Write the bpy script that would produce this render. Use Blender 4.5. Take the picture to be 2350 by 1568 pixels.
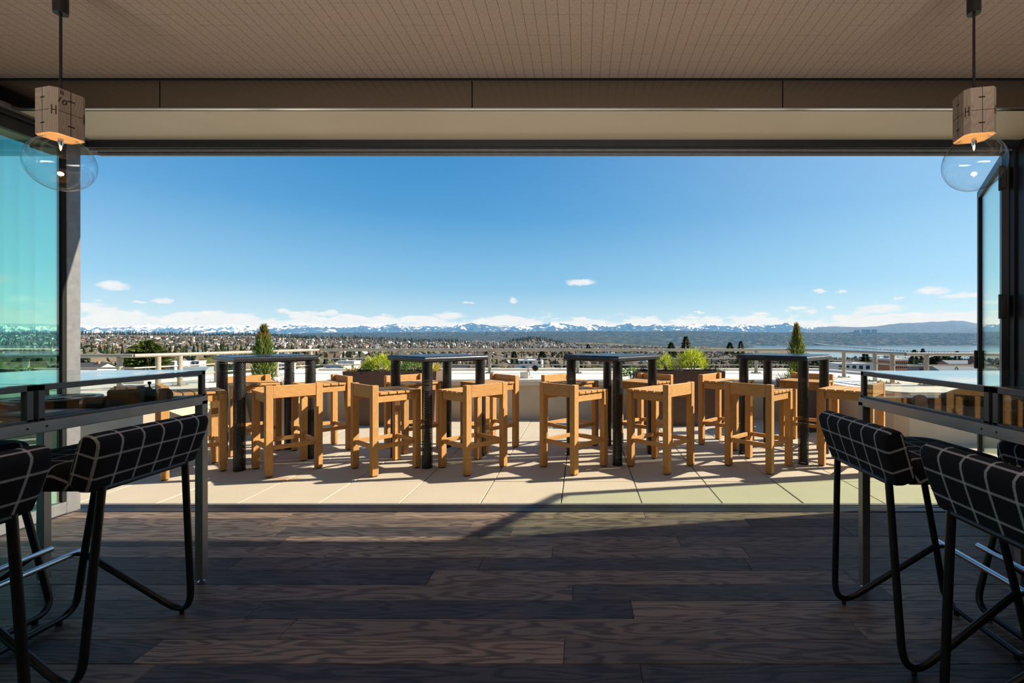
import bpy, bmesh, math, random
import numpy as np
from mathutils import Vector, Matrix
random.seed(7); np.random.seed(7)
SC = bpy.context.scene
COL = SC.collection
PI = math.pi
for o in list(bpy.data.objects): bpy.data.objects.remove(o)

# ------------------------------------------------------------------ camera, sky, sun, exposure
FPX, CX, HY, EYE = 1105.0, 1335.0, 775.0, 1.24        # focal length, vanishing point (2350 x 1568 frame), eye height
cam = bpy.data.cameras.new('camera'); camo = bpy.data.objects.new('camera', cam); COL.objects.link(camo)
camo.location = (0, 0, EYE); camo.rotation_euler = (PI/2, 0, 0)
cam.sensor_width = 36; cam.lens = 36*FPX/2350
cam.shift_x = -(CX-1175)/2350; cam.shift_y = (HY-784)/2350
cam.clip_start = 0.05; cam.clip_end = 90000
SC.camera = camo
SC.view_settings.view_transform = 'Standard'; SC.view_settings.look = 'None'
SC.view_settings.exposure = 0.0; SC.view_settings.gamma = 1.0; SC.view_settings.use_curve_mapping = False
SC.cycles.max_bounces = 10; SC.cycles.diffuse_bounces = 5; SC.cycles.glossy_bounces = 5
SC.cycles.transparent_max_bounces = 24; SC.cycles.caustics_reflective = False; SC.cycles.caustics_refractive = False
SC.cycles.sample_clamp_indirect = 8

SUNDIR = Vector((0.983*0.838, 0.178*0.838, 0.545)).normalized()   # towards the sun
sun = bpy.data.lights.new('sun', 'SUN'); sun.energy = 9.8; sun.color = (1.0, 0.90, 0.74); sun.angle = math.radians(0.53)
suno = bpy.data.objects.new('sun', sun); COL.objects.link(suno)
suno.rotation_euler = SUNDIR.to_track_quat('Z', 'Y').to_euler(); suno.location = (20, 5, 30)

class NT:
    """small helper for node trees"""
    def __init__(s, tree): s.t = tree; s.n = tree.nodes; s.l = tree.links
    def new(s, kind, **kw):
        n = s.n.new(kind)
        for k, v in kw.items(): setattr(n, k, v)
        return n
    def put(s, sock, v):
        if hasattr(v, 'is_output'): s.l.new(v, sock)
        elif v is not None:
            try: sock.default_value = v
            except Exception: sock.default_value = (*v, 1) if len(v) == 3 else v
    def math(s, op, a, b=None, c=None, clamp=False):
        n = s.new('ShaderNodeMath', operation=op); n.use_clamp = clamp
        s.put(n.inputs[0], a)
        if b is not None: s.put(n.inputs[1], b)
        if c is not None: s.put(n.inputs[2], c)
        return n.outputs[0]
    def vmath(s, op, a, b=None, out=0):
        n = s.new('ShaderNodeVectorMath', operation=op)
        s.put(n.inputs[0], a)
        if b is not None:
            if op == 'SCALE': s.put(n.inputs[3], b)
            else: s.put(n.inputs[1], b)
        return n.outputs[out]
    def mix(s, f, a, b, mode='MIX'):
        n = s.new('ShaderNodeMix', data_type='RGBA', blend_type=mode); n.clamp_factor = True
        s.put(n.inputs[0], f); s.put(n.inputs[6], a); s.put(n.inputs[7], b)
        return n.outputs[2]
    def noise(s, vec, scale, detail=3, rough=0.5, out=0, dist=0.0):
        n = s.new('ShaderNodeTexNoise'); s.put(n.inputs['Vector'], vec)
        n.inputs['Scale'].default_value = scale; n.inputs['Detail'].default_value = detail; n.inputs['Roughness'].default_value = rough
        n.inputs['Distortion'].default_value = dist
        return n.outputs[out]
    def ramp(s, f, stops, interp='LINEAR'):
        n = s.new('ShaderNodeValToRGB'); cr = n.color_ramp; cr.interpolation = interp
        while len(cr.elements) < len(stops): cr.elements.new(0.5)
        for e, (p, c) in zip(cr.elements, stops):
            e.position = p; e.color = (*c, 1) if len(c) == 3 else c
        s.put(n.inputs[0], f); return n.outputs[0]
    def mapr(s, v, a, b, c=0.0, d=1.0, smooth=False):
        n = s.new('ShaderNodeMapRange'); n.clamp = True
        if smooth: n.interpolation_type = 'SMOOTHSTEP'
        s.put(n.inputs[0], v)
        for i, q in enumerate((a, b, c, d)): s.put(n.inputs[1+i], q)
        return n.outputs[0]
    def comb(s, x, y, z=0.0):
        n = s.new('ShaderNodeCombineXYZ'); s.put(n.inputs[0], x); s.put(n.inputs[1], y); s.put(n.inputs[2], z); return n.outputs[0]
    def sep(s, v):
        n = s.new('ShaderNodeSeparateXYZ'); s.put(n.inputs[0], v); return n.outputs

# ---- sky: clear blue, brighter towards sun and horizon, low cumulus over the mountains
W = bpy.data.worlds.new('sky'); SC.world = W; W.use_nodes = True
w = NT(W.node_tree); w.n.clear()
dirv = w.new('ShaderNodeTexCoord').outputs['Generated']
dx, dy, dz = w.sep(dirv)
el = w.math('ARCSINE', dz); az = w.math('ARCTAN2', dx, dy)
base = w.ramp(w.math('MAXIMUM', dz, 0.0), [(0.0, (.62,.79,.90)), (0.03, (.52,.73,.87)), (0.10, (.25,.54,.80)), (0.24, (.085,.335,.66)),
                                           (0.37, (.045,.25,.58)), (0.6, (.03,.18,.46)), (1.0, (.022,.12,.36))])
sd = w.vmath('DOT_PRODUCT', dirv, tuple(SUNDIR), out=1)
sd2 = w.math('MULTIPLY', sd, sd)
base = w.mix(sd2, base, (.40,.46,.42,1), 'ADD')
p0 = w.comb(w.math('MULTIPLY', az, 16.0), w.math('MULTIPLY', el, 46.0))
n1 = w.noise(p0, 1.0, 6, 0.58)
thr = w.ramp(w.math('MULTIPLY', el, 8.0), [(0.0, (.30,)*3), (0.20, (.32,)*3), (0.31, (.47,)*3), (0.42, (.62,)*3), (0.60, (.80,)*3), (1.0, (.95,)*3)])
band = w.mapr(w.math('SUBTRACT', n1, thr), -0.03, 0.075, smooth=True)
warp = w.noise(w.comb(w.math('MULTIPLY', az, 60.0), w.math('MULTIPLY', el, 110.0)), 1.0, 4, 0.6, out=1)
wx, wy, wz = w.sep(w.vmath('SUBTRACT', warp, (.5,.5,.5)))
puffs = None
for (px, py, hw, hh) in [(262,656,46,11),(374,690,29,7),(320,692,22,4),(1333,648,38,8),(1075,695,16,3),(1178,686,9,4),(1178,692,11,5),(1880,669,21,5),(1932,669,17,5),
                         (1830,707,28,6),(1905,706,14,4),(2140,668,46,9),(2215,679,70,8),(2020,708,66,11),(2060,684,14,3),(725,720,44,6),(760,718,22,8),(1605,717,14,3),(1030,725,44,9),
                         (2420,660,70,14),(2520,700,90,16),(2700,640,90,16),(-60,690,60,9),(-200,650,70,12)]:
    a = math.atan((px-CX)/FPX); e = math.atan((HY-py)*math.cos(a)/FPX)
    ha = hw*math.cos(a)**2/FPX; he = hh*math.cos(a)/FPX
    u = w.math('DIVIDE', w.math('SUBTRACT', w.math('MULTIPLY_ADD', wx, 0.02, az), a), ha)
    v = w.math('DIVIDE', w.math('SUBTRACT', w.math('MULTIPLY_ADD', wy, 0.014, el), e), he)
    d = w.math('SUBTRACT', 1.0, w.math('ADD', w.math('MULTIPLY', u, u), w.math('MULTIPLY', v, v)))
    d = w.math('MULTIPLY', d, 1.25, clamp=True)
    puffs = d if puffs is None else w.math('MAXIMUM', puffs, d)
cover = w.math('MAXIMUM', w.math('MULTIPLY', band, 0.95), w.math('MULTIPLY', puffs, 0.9), clamp=True)
shade = w.noise(p0, 2.6, 4, 0.6)
ccol = w.mix(shade, (.72,.79,.87,1), (1.05,1.03,1.0,1))
skyc = w.mix(cover, base, ccol)
below = w.mapr(dz, -0.03, -0.005)
skyc = w.mix(below, (.17,.19,.20,1), skyc)
bg = w.new('ShaderNodeBackground'); w.put(bg.inputs[0], skyc); bg.inputs[1].default_value = 1.0
w.l.new(bg.outputs[0], w.new('ShaderNodeOutputWorld').inputs[0])

# ---- added fill: unseen area light behind the camera, brightens the ceiling
def area(name, loc, rot, sx, sy, power, col=(1,.92,.85), spread=85):
    L = bpy.data.lights.new(name, 'AREA'); L.shape = 'RECTANGLE'; L.size = sx; L.size_y = sy; L.energy = power; L.color = col; L.spread = math.radians(spread)
    o = bpy.data.objects.new(name, L); COL.objects.link(o); o.location = loc; o.rotation_euler = rot; return o
area('ceiling_fill_light', (-0.2, -2.0, 1.25), (math.radians(131), 0, 0), 6.4, 0.5, 108)

# ------------------------------------------------------------------ materials
def mat(name, fn):
    m = bpy.data.materials.new(name); m.use_nodes = True
    t = NT(m.node_tree); t.n.clear()
    out = t.new('ShaderNodeOutputMaterial'); t.m = m; t.out = out
    sh = fn(t); 
    if sh is not None: t.l.new(sh, out.inputs[0])
    return m
def bsdf(t, col, rough=0.5, metal=0.0, normal=None, spec=None, alpha=None, coat=None):
    b = t.new('ShaderNodeBsdfPrincipled')
    t.put(b.inputs['Base Color'], col if hasattr(col, 'is_output') else (*col[:3], 1))
    t.put(b.inputs['Roughness'], rough); b.inputs['Metallic'].default_value = metal
    if spec is not None: t.put(b.inputs['Specular IOR Level'], spec)
    if alpha is not None: t.put(b.inputs['Alpha'], alpha)
    if coat is not None: b.inputs['Coat Weight'].default_value = coat
    if normal is not None: t.put(b.inputs['Normal'], normal)
    return b.outputs[0]
def bump(t, h, strength=0.3, dist=0.01):
    n = t.new('ShaderNodeBump'); n.inputs['Strength'].default_value = strength; n.inputs['Distance'].default_value = dist
    t.put(n.inputs['Height'], h); return n.outputs[0]
def oc(t): return t.new('ShaderNodeTexCoord').outputs['Object']
def uvc(t): return t.new('ShaderNodeTexCoord').outputs['UV']
def geo(t): return t.new('ShaderNodeNewGeometry')
def orand(t): return t.new('ShaderNodeObjectInfo').outputs['Random']
def noisy(name, c1, c2, scale, rough=0.5, metal=0.0, bs=0.0, detail=4, spec=None, island=False):
    def f(t):
        n = t.noise(oc(t), scale, detail)
        n2 = t.mapr(n, 0.3, 0.7)
        if island: n2 = t.math('ADD', t.math('MULTIPLY', n2, 0.4), t.math('MULTIPLY', geo(t).outputs['Random Per Island'], 0.6))
        c = t.mix(n2, (*c1,1), (*c2,1))
        return bsdf(t, c, rough, metal, bump(t, n, bs) if bs else None, spec)
    return mat(name, f)

def f_paver(t):
    p = oc(t); r = orand(t)
    pw = geo(t).outputs['Position']
    n = t.noise(pw, 160, 3, .6); n2 = t.noise(pw, 3.0, 4, .6)
    c = t.mix(n2, (.445,.38,.28,1), (.54,.475,.36,1))
    c = t.mix(t.mapr(n, .42, .62), t.mix(.22, c, (.26,.20,.14,1)), c)
    c = t.mix(t.math('MULTIPLY', r, .22), c, (.40,.34,.27,1))
    wx_, wy_, wz_ = t.sep(pw)             # a rust stain on one paver under the leftmost table's stool
    u = t.math('DIVIDE', t.math('ADD', wx_, 2.60), .17); v = t.math('DIVIDE', t.math('SUBTRACT', wy_, 4.235), .045)
    d = t.math('ADD', t.math('ADD', t.math('MULTIPLY', u, u), t.math('MULTIPLY', v, v)), t.math('MULTIPLY', t.noise(pw, 12.0, 3), .8))
    c = t.mix(t.mapr(d, .9, 1.3, .6, 0), c, (.40,.17,.05,1))
    return bsdf(t, c, .85, 0, bump(t, n, .25, .004))
M_paver = mat('paver_concrete', f_paver)
M_joint = noisy('dark_joint', (.035,.03,.025), (.06,.05,.04), 20, .9)
M_stucco = noisy('beige_stucco', (.52,.43,.31), (.58,.49,.36), 6, .85, bs=.08)
M_cap = noisy('pale_coping', (.66,.60,.50), (.73,.67,.57), 4, .7, bs=.05)

def f_plank(t):
    p = oc(t); r = orand(t)
    off = t.vmath('SCALE', (37.0, 19.0, 5.0), r)
    q = t.vmath('ADD', p, off)
    qx, qy, qz = t.sep(q)
    wv = t.noise(t.comb(t.math('MULTIPLY', qx, 1.5), t.math('MULTIPLY', qy, 9.0)), 1.0, 2, .5)
    rings = t.math('SINE', t.math('MULTIPLY', wv, 62.0))
    rings = t.mapr(rings, -.4, .9)
    fine = t.noise(t.comb(t.math('MULTIPLY', qx, 9.0), t.math('MULTIPLY', qy, 260.0)), 1.0, 4, .65)
    blot = t.noise(t.comb(t.math('MULTIPLY', qx, 2.5), t.math('MULTIPLY', qy, 6.0)), 1.0, 3, .6)
    tone = t.ramp(r, [(0,(.050,.045,.046)), (.28,(.075,.063,.058)), (.5,(.112,.088,.073)), (.75,(.175,.129,.098)), (1,(.27,.193,.14))])
    c = t.mix(t.math('MULTIPLY', rings, .75), tone, t.mix(.86, tone, (.006,.006,.007,1)))
    c = t.mix(t.mapr(fine, .5, .8, 0, .55), c, t.vmath('SCALE', tone, 2.0))
    c = t.mix(t.mapr(blot, .55, .85, 0, .5), c, t.mix(.6, (.40,.235,.13,1), tone))
    h = t.math('ADD', t.math('MULTIPLY', fine, .5), t.math('MULTIPLY', rings, -.3))
    rg = t.mapr(fine, .3, .7, .40, .55)
    return bsdf(t, c, rg, 0, bump(t, h, .5, .003), .2)
M_plank = mat('charred_oak', f_plank)

def f_fabric(t):
    p = geo(t).outputs['Position']; x, y, z = t.sep(p)
    fx = t.math('FRACT', t.math('DIVIDE', t.math('ADD', x, 50.0), 0.0577))
    ln = t.math('LESS_THAN', t.math('ABSOLUTE', t.math('SUBTRACT', fx, .5)), .028)
    fy = t.math('FRACT', t.math('DIVIDE', t.math('ADD', y, t.math('MULTIPLY', t.noise(t.comb(t.math('MULTIPLY', x, 1.2), 0), 1.0, 1), .0)), 0.083))
    ly = t.math('MULTIPLY', t.math('LESS_THAN', fy, .05), t.mapr(t.noise(t.comb(t.math('MULTIPLY', x, 3.0), t.math('MULTIPLY', y, 12.0)), 1.0, 2), .45, .6))
    wv = t.noise(t.comb(t.math('MULTIPLY', x, 60), t.math('MULTIPLY', y, 420)), 1.0, 2, .6)
    wv2 = t.noise(t.comb(t.math('MULTIPLY', x, 420), t.math('MULTIPLY', y, 60)), 1.0, 2, .6)
    wv = t.math('MULTIPLY', t.math('ADD', wv, wv2), .5)
    sp = t.noise(p, 2.0, 4, .6)
    c = t.mix(t.mapr(wv, .35, .65), (.37,.265,.21,1), (.62,.485,.41,1))
    c = t.mix(t.mapr(sp, .35, .65, 0, .3), c, (.48,.39,.27,1))
    c = t.mix(t.math('MULTIPLY', ln, .55), c, (.07,.045,.03,1))
    c = t.mix(t.math('MULTIPLY', ly, .28), c, (.09,.06,.04,1))
    return bsdf(t, c, .9, 0, None, .1)
M_fabric = mat('woven_ceiling_fabric', f_fabric)
M_fascia = mat('smoked_mirror_panel', lambda t: bsdf(t, (.33,.31,.275), .16, 1.0))
M_soffit = noisy('beige_painted_soffit', (.78,.70,.54), (.82,.74,.58), 3, .45)
M_black = noisy('black_gap', (.004,.004,.004), (.006,.006,.006), 5, .9)
M_frame = noisy('charcoal_anodised_frame', (.015,.017,.022), (.021,.024,.030), 12, .38, .2)
M_frameL = noisy('grey_aluminium_frame', (.17,.17,.175), (.22,.22,.225), 25, .5, .35)
M_wallp = noisy('dark_wall_paint', (.014,.016,.022), (.018,.02,.027), 3, .6)

def glass(name, tint, f0=0.05, grazing=1.0, rough=0.0):
    def f(t):
        lw = t.new('ShaderNodeLayerWeight'); lw.inputs[0].default_value = 0.5
        fc = lw.outputs['Facing']
        p5 = t.math('POWER', fc, 4.0)
        fac = t.math('MULTIPLY_ADD', p5, grazing-f0, f0, clamp=True)
        tr = t.new('ShaderNodeBsdfTransparent'); tr.inputs[0].default_value = (*tint, 1)
        gl = t.new('ShaderNodeBsdfGlossy'); gl.inputs['Roughness'].default_value = rough; gl.inputs[0].default_value = (.95,.97,.97,1)
        mx = t.new('ShaderNodeMixShader'); t.put(mx.inputs[0], fac); t.l.new(tr.outputs[0], mx.inputs[1]); t.l.new(gl.outputs[0], mx.inputs[2])
        return mx.outputs[0]
    return mat(name, f)
M_glass = glass('clear_glass', (.95,.97,.96), .06, .85)
M_glass_top = glass('table_glass', (.90,.95,.94), .08, .95)
M_glass_door = glass('green_tinted_door_glass', (.885,.96,.87), .05, .7)
M_glass_wall = glass('teal_coated_wall_glass', (.60,.93,.83), .20, .6)
def f_globe(t):
    lw = t.new('ShaderNodeLayerWeight'); lw.inputs[0].default_value = .5; fc = lw.outputs['Facing']
    tr = t.new('ShaderNodeBsdfTransparent'); t.put(tr.inputs[0], t.ramp(fc, [(0,(.965,.98,.985)), (.6,(.94,.96,.97)), (.86,(.80,.84,.86)), (1,(.42,.46,.48))]))
    gl = t.new('ShaderNodeBsdfGlossy'); gl.inputs['Roughness'].default_value = .01
    mx = t.new('ShaderNodeMixShader'); t.put(mx.inputs[0], t.math('MULTIPLY_ADD', t.math('POWER', fc, 3.5), .55, .055, clamp=True)); t.l.new(tr.outputs[0], mx.inputs[1]); t.l.new(gl.outputs[0], mx.inputs[2]); return mx.outputs[0]
M_glass_leaf = glass('pale_teal_leaf_glass', (.965,.985,.98), .055, .5)
M_globe = mat('blown_glass', f_globe)

def f_steel(t):
    p = oc(t); x, y, z = t.sep(p)
    n = t.noise(t.comb(t.math('MULTIPLY', x, 20), t.math('MULTIPLY', y, 20), t.math('MULTIPLY', z, 20)), 1.0, 4, .6)
    return bsdf(t, t.mix(n, (.24,.225,.21,1), (.40,.38,.36,1)), t.mapr(n, .3, .7, .34, .5), .7)
M_steel = mat('raw_steel', f_steel)
M_casefr = noisy('graphite_case_frame', (.075,.08,.092), (.095,.10,.112), 30, .42, .35)
M_blkmetal = noisy('black_powder_coat', (.010,.010,.011), (.016,.016,.018), 40, .32, .2)
M_chrome = mat('brushed_chrome', lambda t: bsdf(t, (.62,.62,.63), .22, 1.0))
M_navy = noisy('dark_navy_felt', (.010,.014,.024), (.016,.02,.032), 60, .85)

def f_plaid(t):
    u, v, _ = t.sep(uvc(t))
    nz = t.noise(uvc(t), 420, 2, .6); nz2 = t.noise(uvc(t), 60, 2, .5)
    def line(c):
        fr = t.math('FRACT', t.math('ADD', t.math('DIVIDE', c, 0.083), 100.5))
        d = t.math('ABSOLUTE', t.math('SUBTRACT', fr, .5))
        d = t.math('ADD', d, t.math('MULTIPLY', t.math('SUBTRACT', nz2, .5), .02))
        return t.mapr(d, .038, .062, 1, 0)
    a, b = line(u), line(v)
    m = t.math('MAXIMUM', a, b); bb = t.math('MULTIPLY', a, b)
    k = t.math('MULTIPLY', m, t.mapr(nz, .35, .65, .35, .9))
    k = t.math('ADD', k, t.math('MULTIPLY', bb, .35), clamp=True)
    c = t.mix(k, t.mix(nz, (.006,.0065,.009,1), (.013,.014,.019,1)), (.50,.51,.54,1))
    return bsdf(t, c, .9, 0, bump(t, nz, .2, .002), .2)
M_plaid = mat('windowpane_check_wool', f_plaid)

def f_teak(t):
    p = oc(t); r = orand(t)
    q = t.vmath('ADD', p, t.vmath('SCALE', (11.0, 7.0, 23.0), r))
    # grain runs along the longest axis, given per object in the UV map (u along, v across)
    u, v, _ = t.sep(uvc(t)); u = t.math('ADD', u, t.math('MULTIPLY', r, 17.0)); v = t.math('ADD', v, t.math('MULTIPLY', r, 9.0))
    wv = t.noise(t.comb(t.math('MULTIPLY', u, 3.0), t.math('MULTIPLY', v, 16.0)), 1.0, 2, .5)
    ring = t.mapr(t.math('SINE', t.math('MULTIPLY', wv, 60.0)), -1, 1)
    fine = t.noise(t.comb(t.math('MULTIPLY', u, 14.0), t.math('MULTIPLY', v, 240.0)), 1.0, 3, .6)
    tone = t.mix(r, (.57,.315,.105,1), (.47,.245,.075,1))
    c = t.mix(t.math('MULTIPLY', ring, .38), tone, (.36,.145,.042,1))
    c = t.mix(t.mapr(fine, .45, .75, 0, .45), c, (.70,.40,.17,1))
    return bsdf(t, c, t.mapr(fine, .3, .7, .5, .65), 0, bump(t, fine, .15, .002), .35)
M_teak = mat('teak', f_teak)

def f_perf(t):
    uv = uvc(t)
    def lat(off):
        q = t.vmath('ADD', uv, off)
        q = t.vmath('MULTIPLY', q, (1/.0135, 1/(.0135*1.732), 0))
        q = t.vmath('SUBTRACT', t.vmath('FRACTION', q), (.5,.5,0))
        q = t.vmath('MULTIPLY', q, (1, 1.732, 0))
        return t.vmath('LENGTH', q, out=1)
    d = t.math('MINIMUM', lat((10,10,0)), lat((10+.0135/2, 10+.0135*1.732/2, 0)))
    hole = t.math('LESS_THAN', d, .225)
    rim = t.mapr(d, .225, .36, 1, 0)
    c = t.mix(rim, (.017,.017,.019,1), (.045,.045,.05,1))
    return bsdf(t, c, .27, .35, bump(t, t.math('SUBTRACT', 1.0, rim), .4, .002), .6, alpha=t.math('SUBTRACT', 1.0, hole))
M_perf = mat('perforated_black_metal', f_perf)
M_rail = noisy('taupe_painted_rail', (.30,.265,.20), (.34,.30,.235), 8, .4, .1)
M_planter = noisy('bronze_brown_planter', (.115,.068,.046), (.13,.078,.054), 5, .5, .1)
M_pot = noisy('dark_brown_pot', (.045,.032,.026), (.055,.04,.032), 5, .5)
M_soil = noisy('dark_soil', (.02,.014,.01), (.05,.035,.025), 40, .95, bs=.5)
def f_block(t):
    p = oc(t); x, y, z = t.sep(p)
    wv = t.noise(t.comb(t.math('MULTIPLY', x, 9), t.math('MULTIPLY', y, 9), t.math('MULTIPLY', z, 3)), 1.0, 1)
    ring = t.mapr(t.math('SINE', t.math('MULTIPLY', wv, 150.0)), -1, 1)
    c = t.mix(t.math('MULTIPLY', ring, .45), (.37,.285,.22,1), (.24,.175,.13,1))
    return bsdf(t, c, .7, 0, bump(t, ring, .1, .002), .2)
M_block = mat('sawn_timber_block', f_block)
M_mark = noisy('burnt_mark', (.03,.018,.012), (.045,.028,.018), 30, .9)
def emis(name, col, s): 
    def f(t):
        e = t.new('ShaderNodeEmission'); e.inputs[0].default_value = (*col,1); e.inputs[1].default_value = s; return e.outputs[0]
    return mat(name, f)
M_bulb = emis('lit_filament', (1,.50,.16), 9)
M_glow = emis('glowing_lamp_plate', (1,.42,.12), 1.1)

# ------------------------------------------------------------------ mesh helpers
class MB:
    """collects polygons; build() links them as ONE mesh object"""
    def __init__(s): s.v = []; s.f = []; s.uv = []; s.mi = []
    def add(s, verts, faces, uvs=None, mi=0, M=None):
        o = len(s.v)
        s.v += [tuple(M @ Vector(v)) for v in verts] if M is not None else [tuple(v) for v in verts]
        for i, f in enumerate(faces):
            s.f.append([o+k for k in f]); s.mi.append(mi)
            s.uv.append(uvs[i] if uvs else None)
        return s
    def box(s, lo, hi, M=None, mi=0, b=0.0):
        x0, y0, z0 = lo; x1, y1, z1 = hi
        dims = (x1-x0, y1-y0, z1-z0); ax = max(range(3), key=lambda i: dims[i])
        if b <= 0 or min(dims) < 2.2*b:
            vs = [(x0,y0,z0),(x1,y0,z0),(x1,y1,z0),(x0,y1,z0),(x0,y0,z1),(x1,y0,z1),(x1,y1,z1),(x0,y1,z1)]
            fs = [(3,2,1,0),(4,5,6,7),(0,1,5,4),(1,2,6,5),(2,3,7,6),(3,0,4,7)]
        else:
            bm = bmesh.new(); bmesh.ops.create_cube(bm, size=1.0)
            for v in bm.verts:
                v.co = Vector(((x0+x1)/2+v.co.x*dims[0], (y0+y1)/2+v.co.y*dims[1], (z0+z1)/2+v.co.z*dims[2]))
            bmesh.ops.bevel(bm, geom=bm.edges[:], offset=b, segments=1, affect='EDGES')
            bm.verts.index_update()
            vs = [tuple(v.co) for v in bm.verts]; fs = [tuple(v.index for v in f.verts) for f in bm.faces]; bm.free()
        uvs = []
        for f in fs:                          # u along the longest side, v across
            row = []
            for k in f:
                c = vs[k]; oth = [c[i] for i in range(3) if i != ax]
                row.append((c[ax], oth[0]+oth[1]))
            uvs.append(row)
        return s.add(vs, fs, uvs, mi, M)
    def tube(s, pts, r, n=10, caps=True, M=None, mi=0, r2=None):
        pts = [Vector(p) for p in pts]; L = len(pts)
        tang = []
        for i in range(L):
            a = pts[max(i-1,0)]; b = pts[min(i+1,L-1)]; tang.append((b-a).normalized())
        up = Vector((0,0,1)) if abs(tang[0].z) < .9 else Vector((1,0,0))
        nx = tang[0].cross(up).normalized(); vs = []; fs = []
        for i in range(L):
            if i: nx = (nx - tang[i]*nx.dot(tang[i])).normalized()
            ny = tang[i].cross(nx)
            rr = r if r2 is None else r+(r2-r)*i/(L-1)
            for k in range(n):
                a = 2*PI*k/n; vs.append(pts[i]+(nx*math.cos(a)+ny*math.sin(a))*rr)
        for i in range(L-1):
            for k in range(n):
                k2 = (k+1) % n; fs.append((i*n+k, i*n+k2, (i+1)*n+k2, (i+1)*n+k))
        if caps: fs.append(tuple(range(n-1,-1,-1))); fs.append(tuple((L-1)*n+k for k in range(n)))
        return s.add(vs, fs, None, mi, M)
    def lathe(s, prof, n=24, M=None, mi=0, cap=True):
        vs = []; fs = []
        for (r, z) in prof:
            for k in range(n): vs.append((r*math.cos(2*PI*k/n), r*math.sin(2*PI*k/n), z))
        for i in range(len(prof)-1):
            for k in range(n):
                k2 = (k+1) % n; fs.append((i*n+k, i*n+k2, (i+1)*n+k2, (i+1)*n+k))
        if cap:
            if prof[0][0] > 1e-4: fs.append(tuple(range(n-1,-1,-1)))
            if prof[-1][0] > 1e-4: fs.append(tuple((len(prof)-1)*n+k for k in range(n)))
        return s.add(vs, fs, None, mi, M)
    def prism(s, poly, z0, z1, M=None, mi=0):
        n = len(poly); vs = [(x,y,z0) for x,y in poly]+[(x,y,z1) for x,y in poly]
        fs = [tuple(range(n-1,-1,-1)), tuple(range(n,2*n))]+[(i,(i+1)%n,n+(i+1)%n,n+i) for i in range(n)]
        return s.add(vs, fs, None, mi, M)
    def build(s, name, m, parent=None, smooth=False, loc=None, rot=None):
        me = bpy.data.meshes.new(name); me.from_pydata(s.v, [], s.f); 
        ms = m if isinstance(m, (list, tuple)) else [m]
        for q in ms: me.materials.append(q)
        if len(ms) > 1: me.polygons.foreach_set('material_index', s.mi)
        if any(u is not None for u in s.uv):
            ul = me.uv_layers.new(name='UVMap'); flat = []
            for f, u in zip(s.f, s.uv):
                for k in range(len(f)): flat += list(u[k]) if u is not None else [0.0, 0.0]
            ul.data.foreach_set('uv', flat)
        if smooth:
            me.polygons.foreach_set('use_smooth', [True]*len(me.polygons))
            try: me.set_sharp_from_angle(angle=math.radians(38))
            except Exception: pass
        me.update()
        o = bpy.data.objects.new(name, me); COL.objects.link(o)
        if parent is not None: o.parent = parent
        if loc is not None: o.location = loc
        if rot is not None: o.rotation_euler = rot
        return o
def B(lo, hi, b=0.0): return MB().box(lo, hi, b=b)
def tag(o, label=None, cat=None, group=None, kind=None):
    if label: o['label'] = label
    if cat: o['category'] = cat
    if group: o['group'] = group
    if kind: o['kind'] = kind
    return o
def thing(name, label, cat, loc=(0,0,0), rz=0, group=None):
    o = bpy.data.objects.new(name, None); COL.objects.link(o); o.empty_display_size = .1
    o.location = loc; o.rotation_euler = (0,0,rz); return tag(o, label, cat, group)
def struct(name, label=None, loc=(0,0,0)):
    o = bpy.data.objects.new(name, None); COL.objects.link(o); o.location = loc; o['kind'] = 'structure'
    if label: o['label'] = label
    return o
def copy_tree(o, parent=None):
    c = o.copy(); COL.objects.link(c)
    if parent is not None: c.parent = parent
    for ch in list(o.children): copy_tree(ch, c)
    return c
def fillet(pts, rad, seg=6):
    pts = [Vector(p) for p in pts]; out = [pts[0]]
    for i in range(1, len(pts)-1):
        a, b, c = pts[i-1], pts[i], pts[i+1]; d1 = (a-b).normalized(); d2 = (c-b).normalized()
        ang = d1.angle(d2); t = min(rad/math.tan(ang/2), (a-b).length*.49, (c-b).length*.49)
        p1 = b+d1*t; p2 = b+d2*t
        for k in range(seg+1):
            q = k/seg; out.append(p1*(1-q)**2 + b*2*q*(1-q) + p2*q*q)
    out.append(pts[-1]); return out
def floor_pt(px, py, z=0.0):
    Y = FPX*(EYE-z)/(py-HY); return ((px-CX)*Y/FPX, Y)

# ------------------------------------------------------------------ interior shell
XL, XR = -3.62, 3.16
fl = struct('floor', 'dark charred oak plank floor of the bar room')
B((XL-.3, -4.2, -.12), (4.2, 3.42, -.014)).build('subfloor', M_joint, fl)
edges = [3.42]+[3.30-.147*k for k in range(0, 26)]
J = {0:[650,897,1482],1:[1078,1726],2:[1170,1960],3:[633,1564],4:[742,1266,1722],5:[1096],6:[977,1970],7:[140,1314],8:[560,1455],9:[635,1993],10:[300,1293],11:[1480]}
for r in range(len(edges)-1):
    y1, y0 = edges[r], edges[r+1]
    xs = sorted((px-CX)*y0/FPX for px in J.get(r, []))
    if not xs: xs = [-1.2+random.random()*2]
    while xs[0] > XL+2.0: xs.insert(0, xs[0]-random.uniform(1.3, 2.1))
    while xs[-1] < 4.0-2.0: xs.append(xs[-1]+random.uniform(1.3, 2.1))
    xs = [XL-.05]+[x for x in xs if XL+.25 < x < 3.7]+[4.0]
    for a, b in zip(xs[:-1], xs[1:]):
        cx, cy = (a+b)/2, (y0+y1)/2
        B((a-cx+.0009, y0-cy+.0009, -.014), (b-cx-.0009, y1-cy-.0009, random.uniform(-.0012, .0004)), b=.0012).build('plank', M_plank, fl, loc=(cx, cy, 0))

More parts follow.
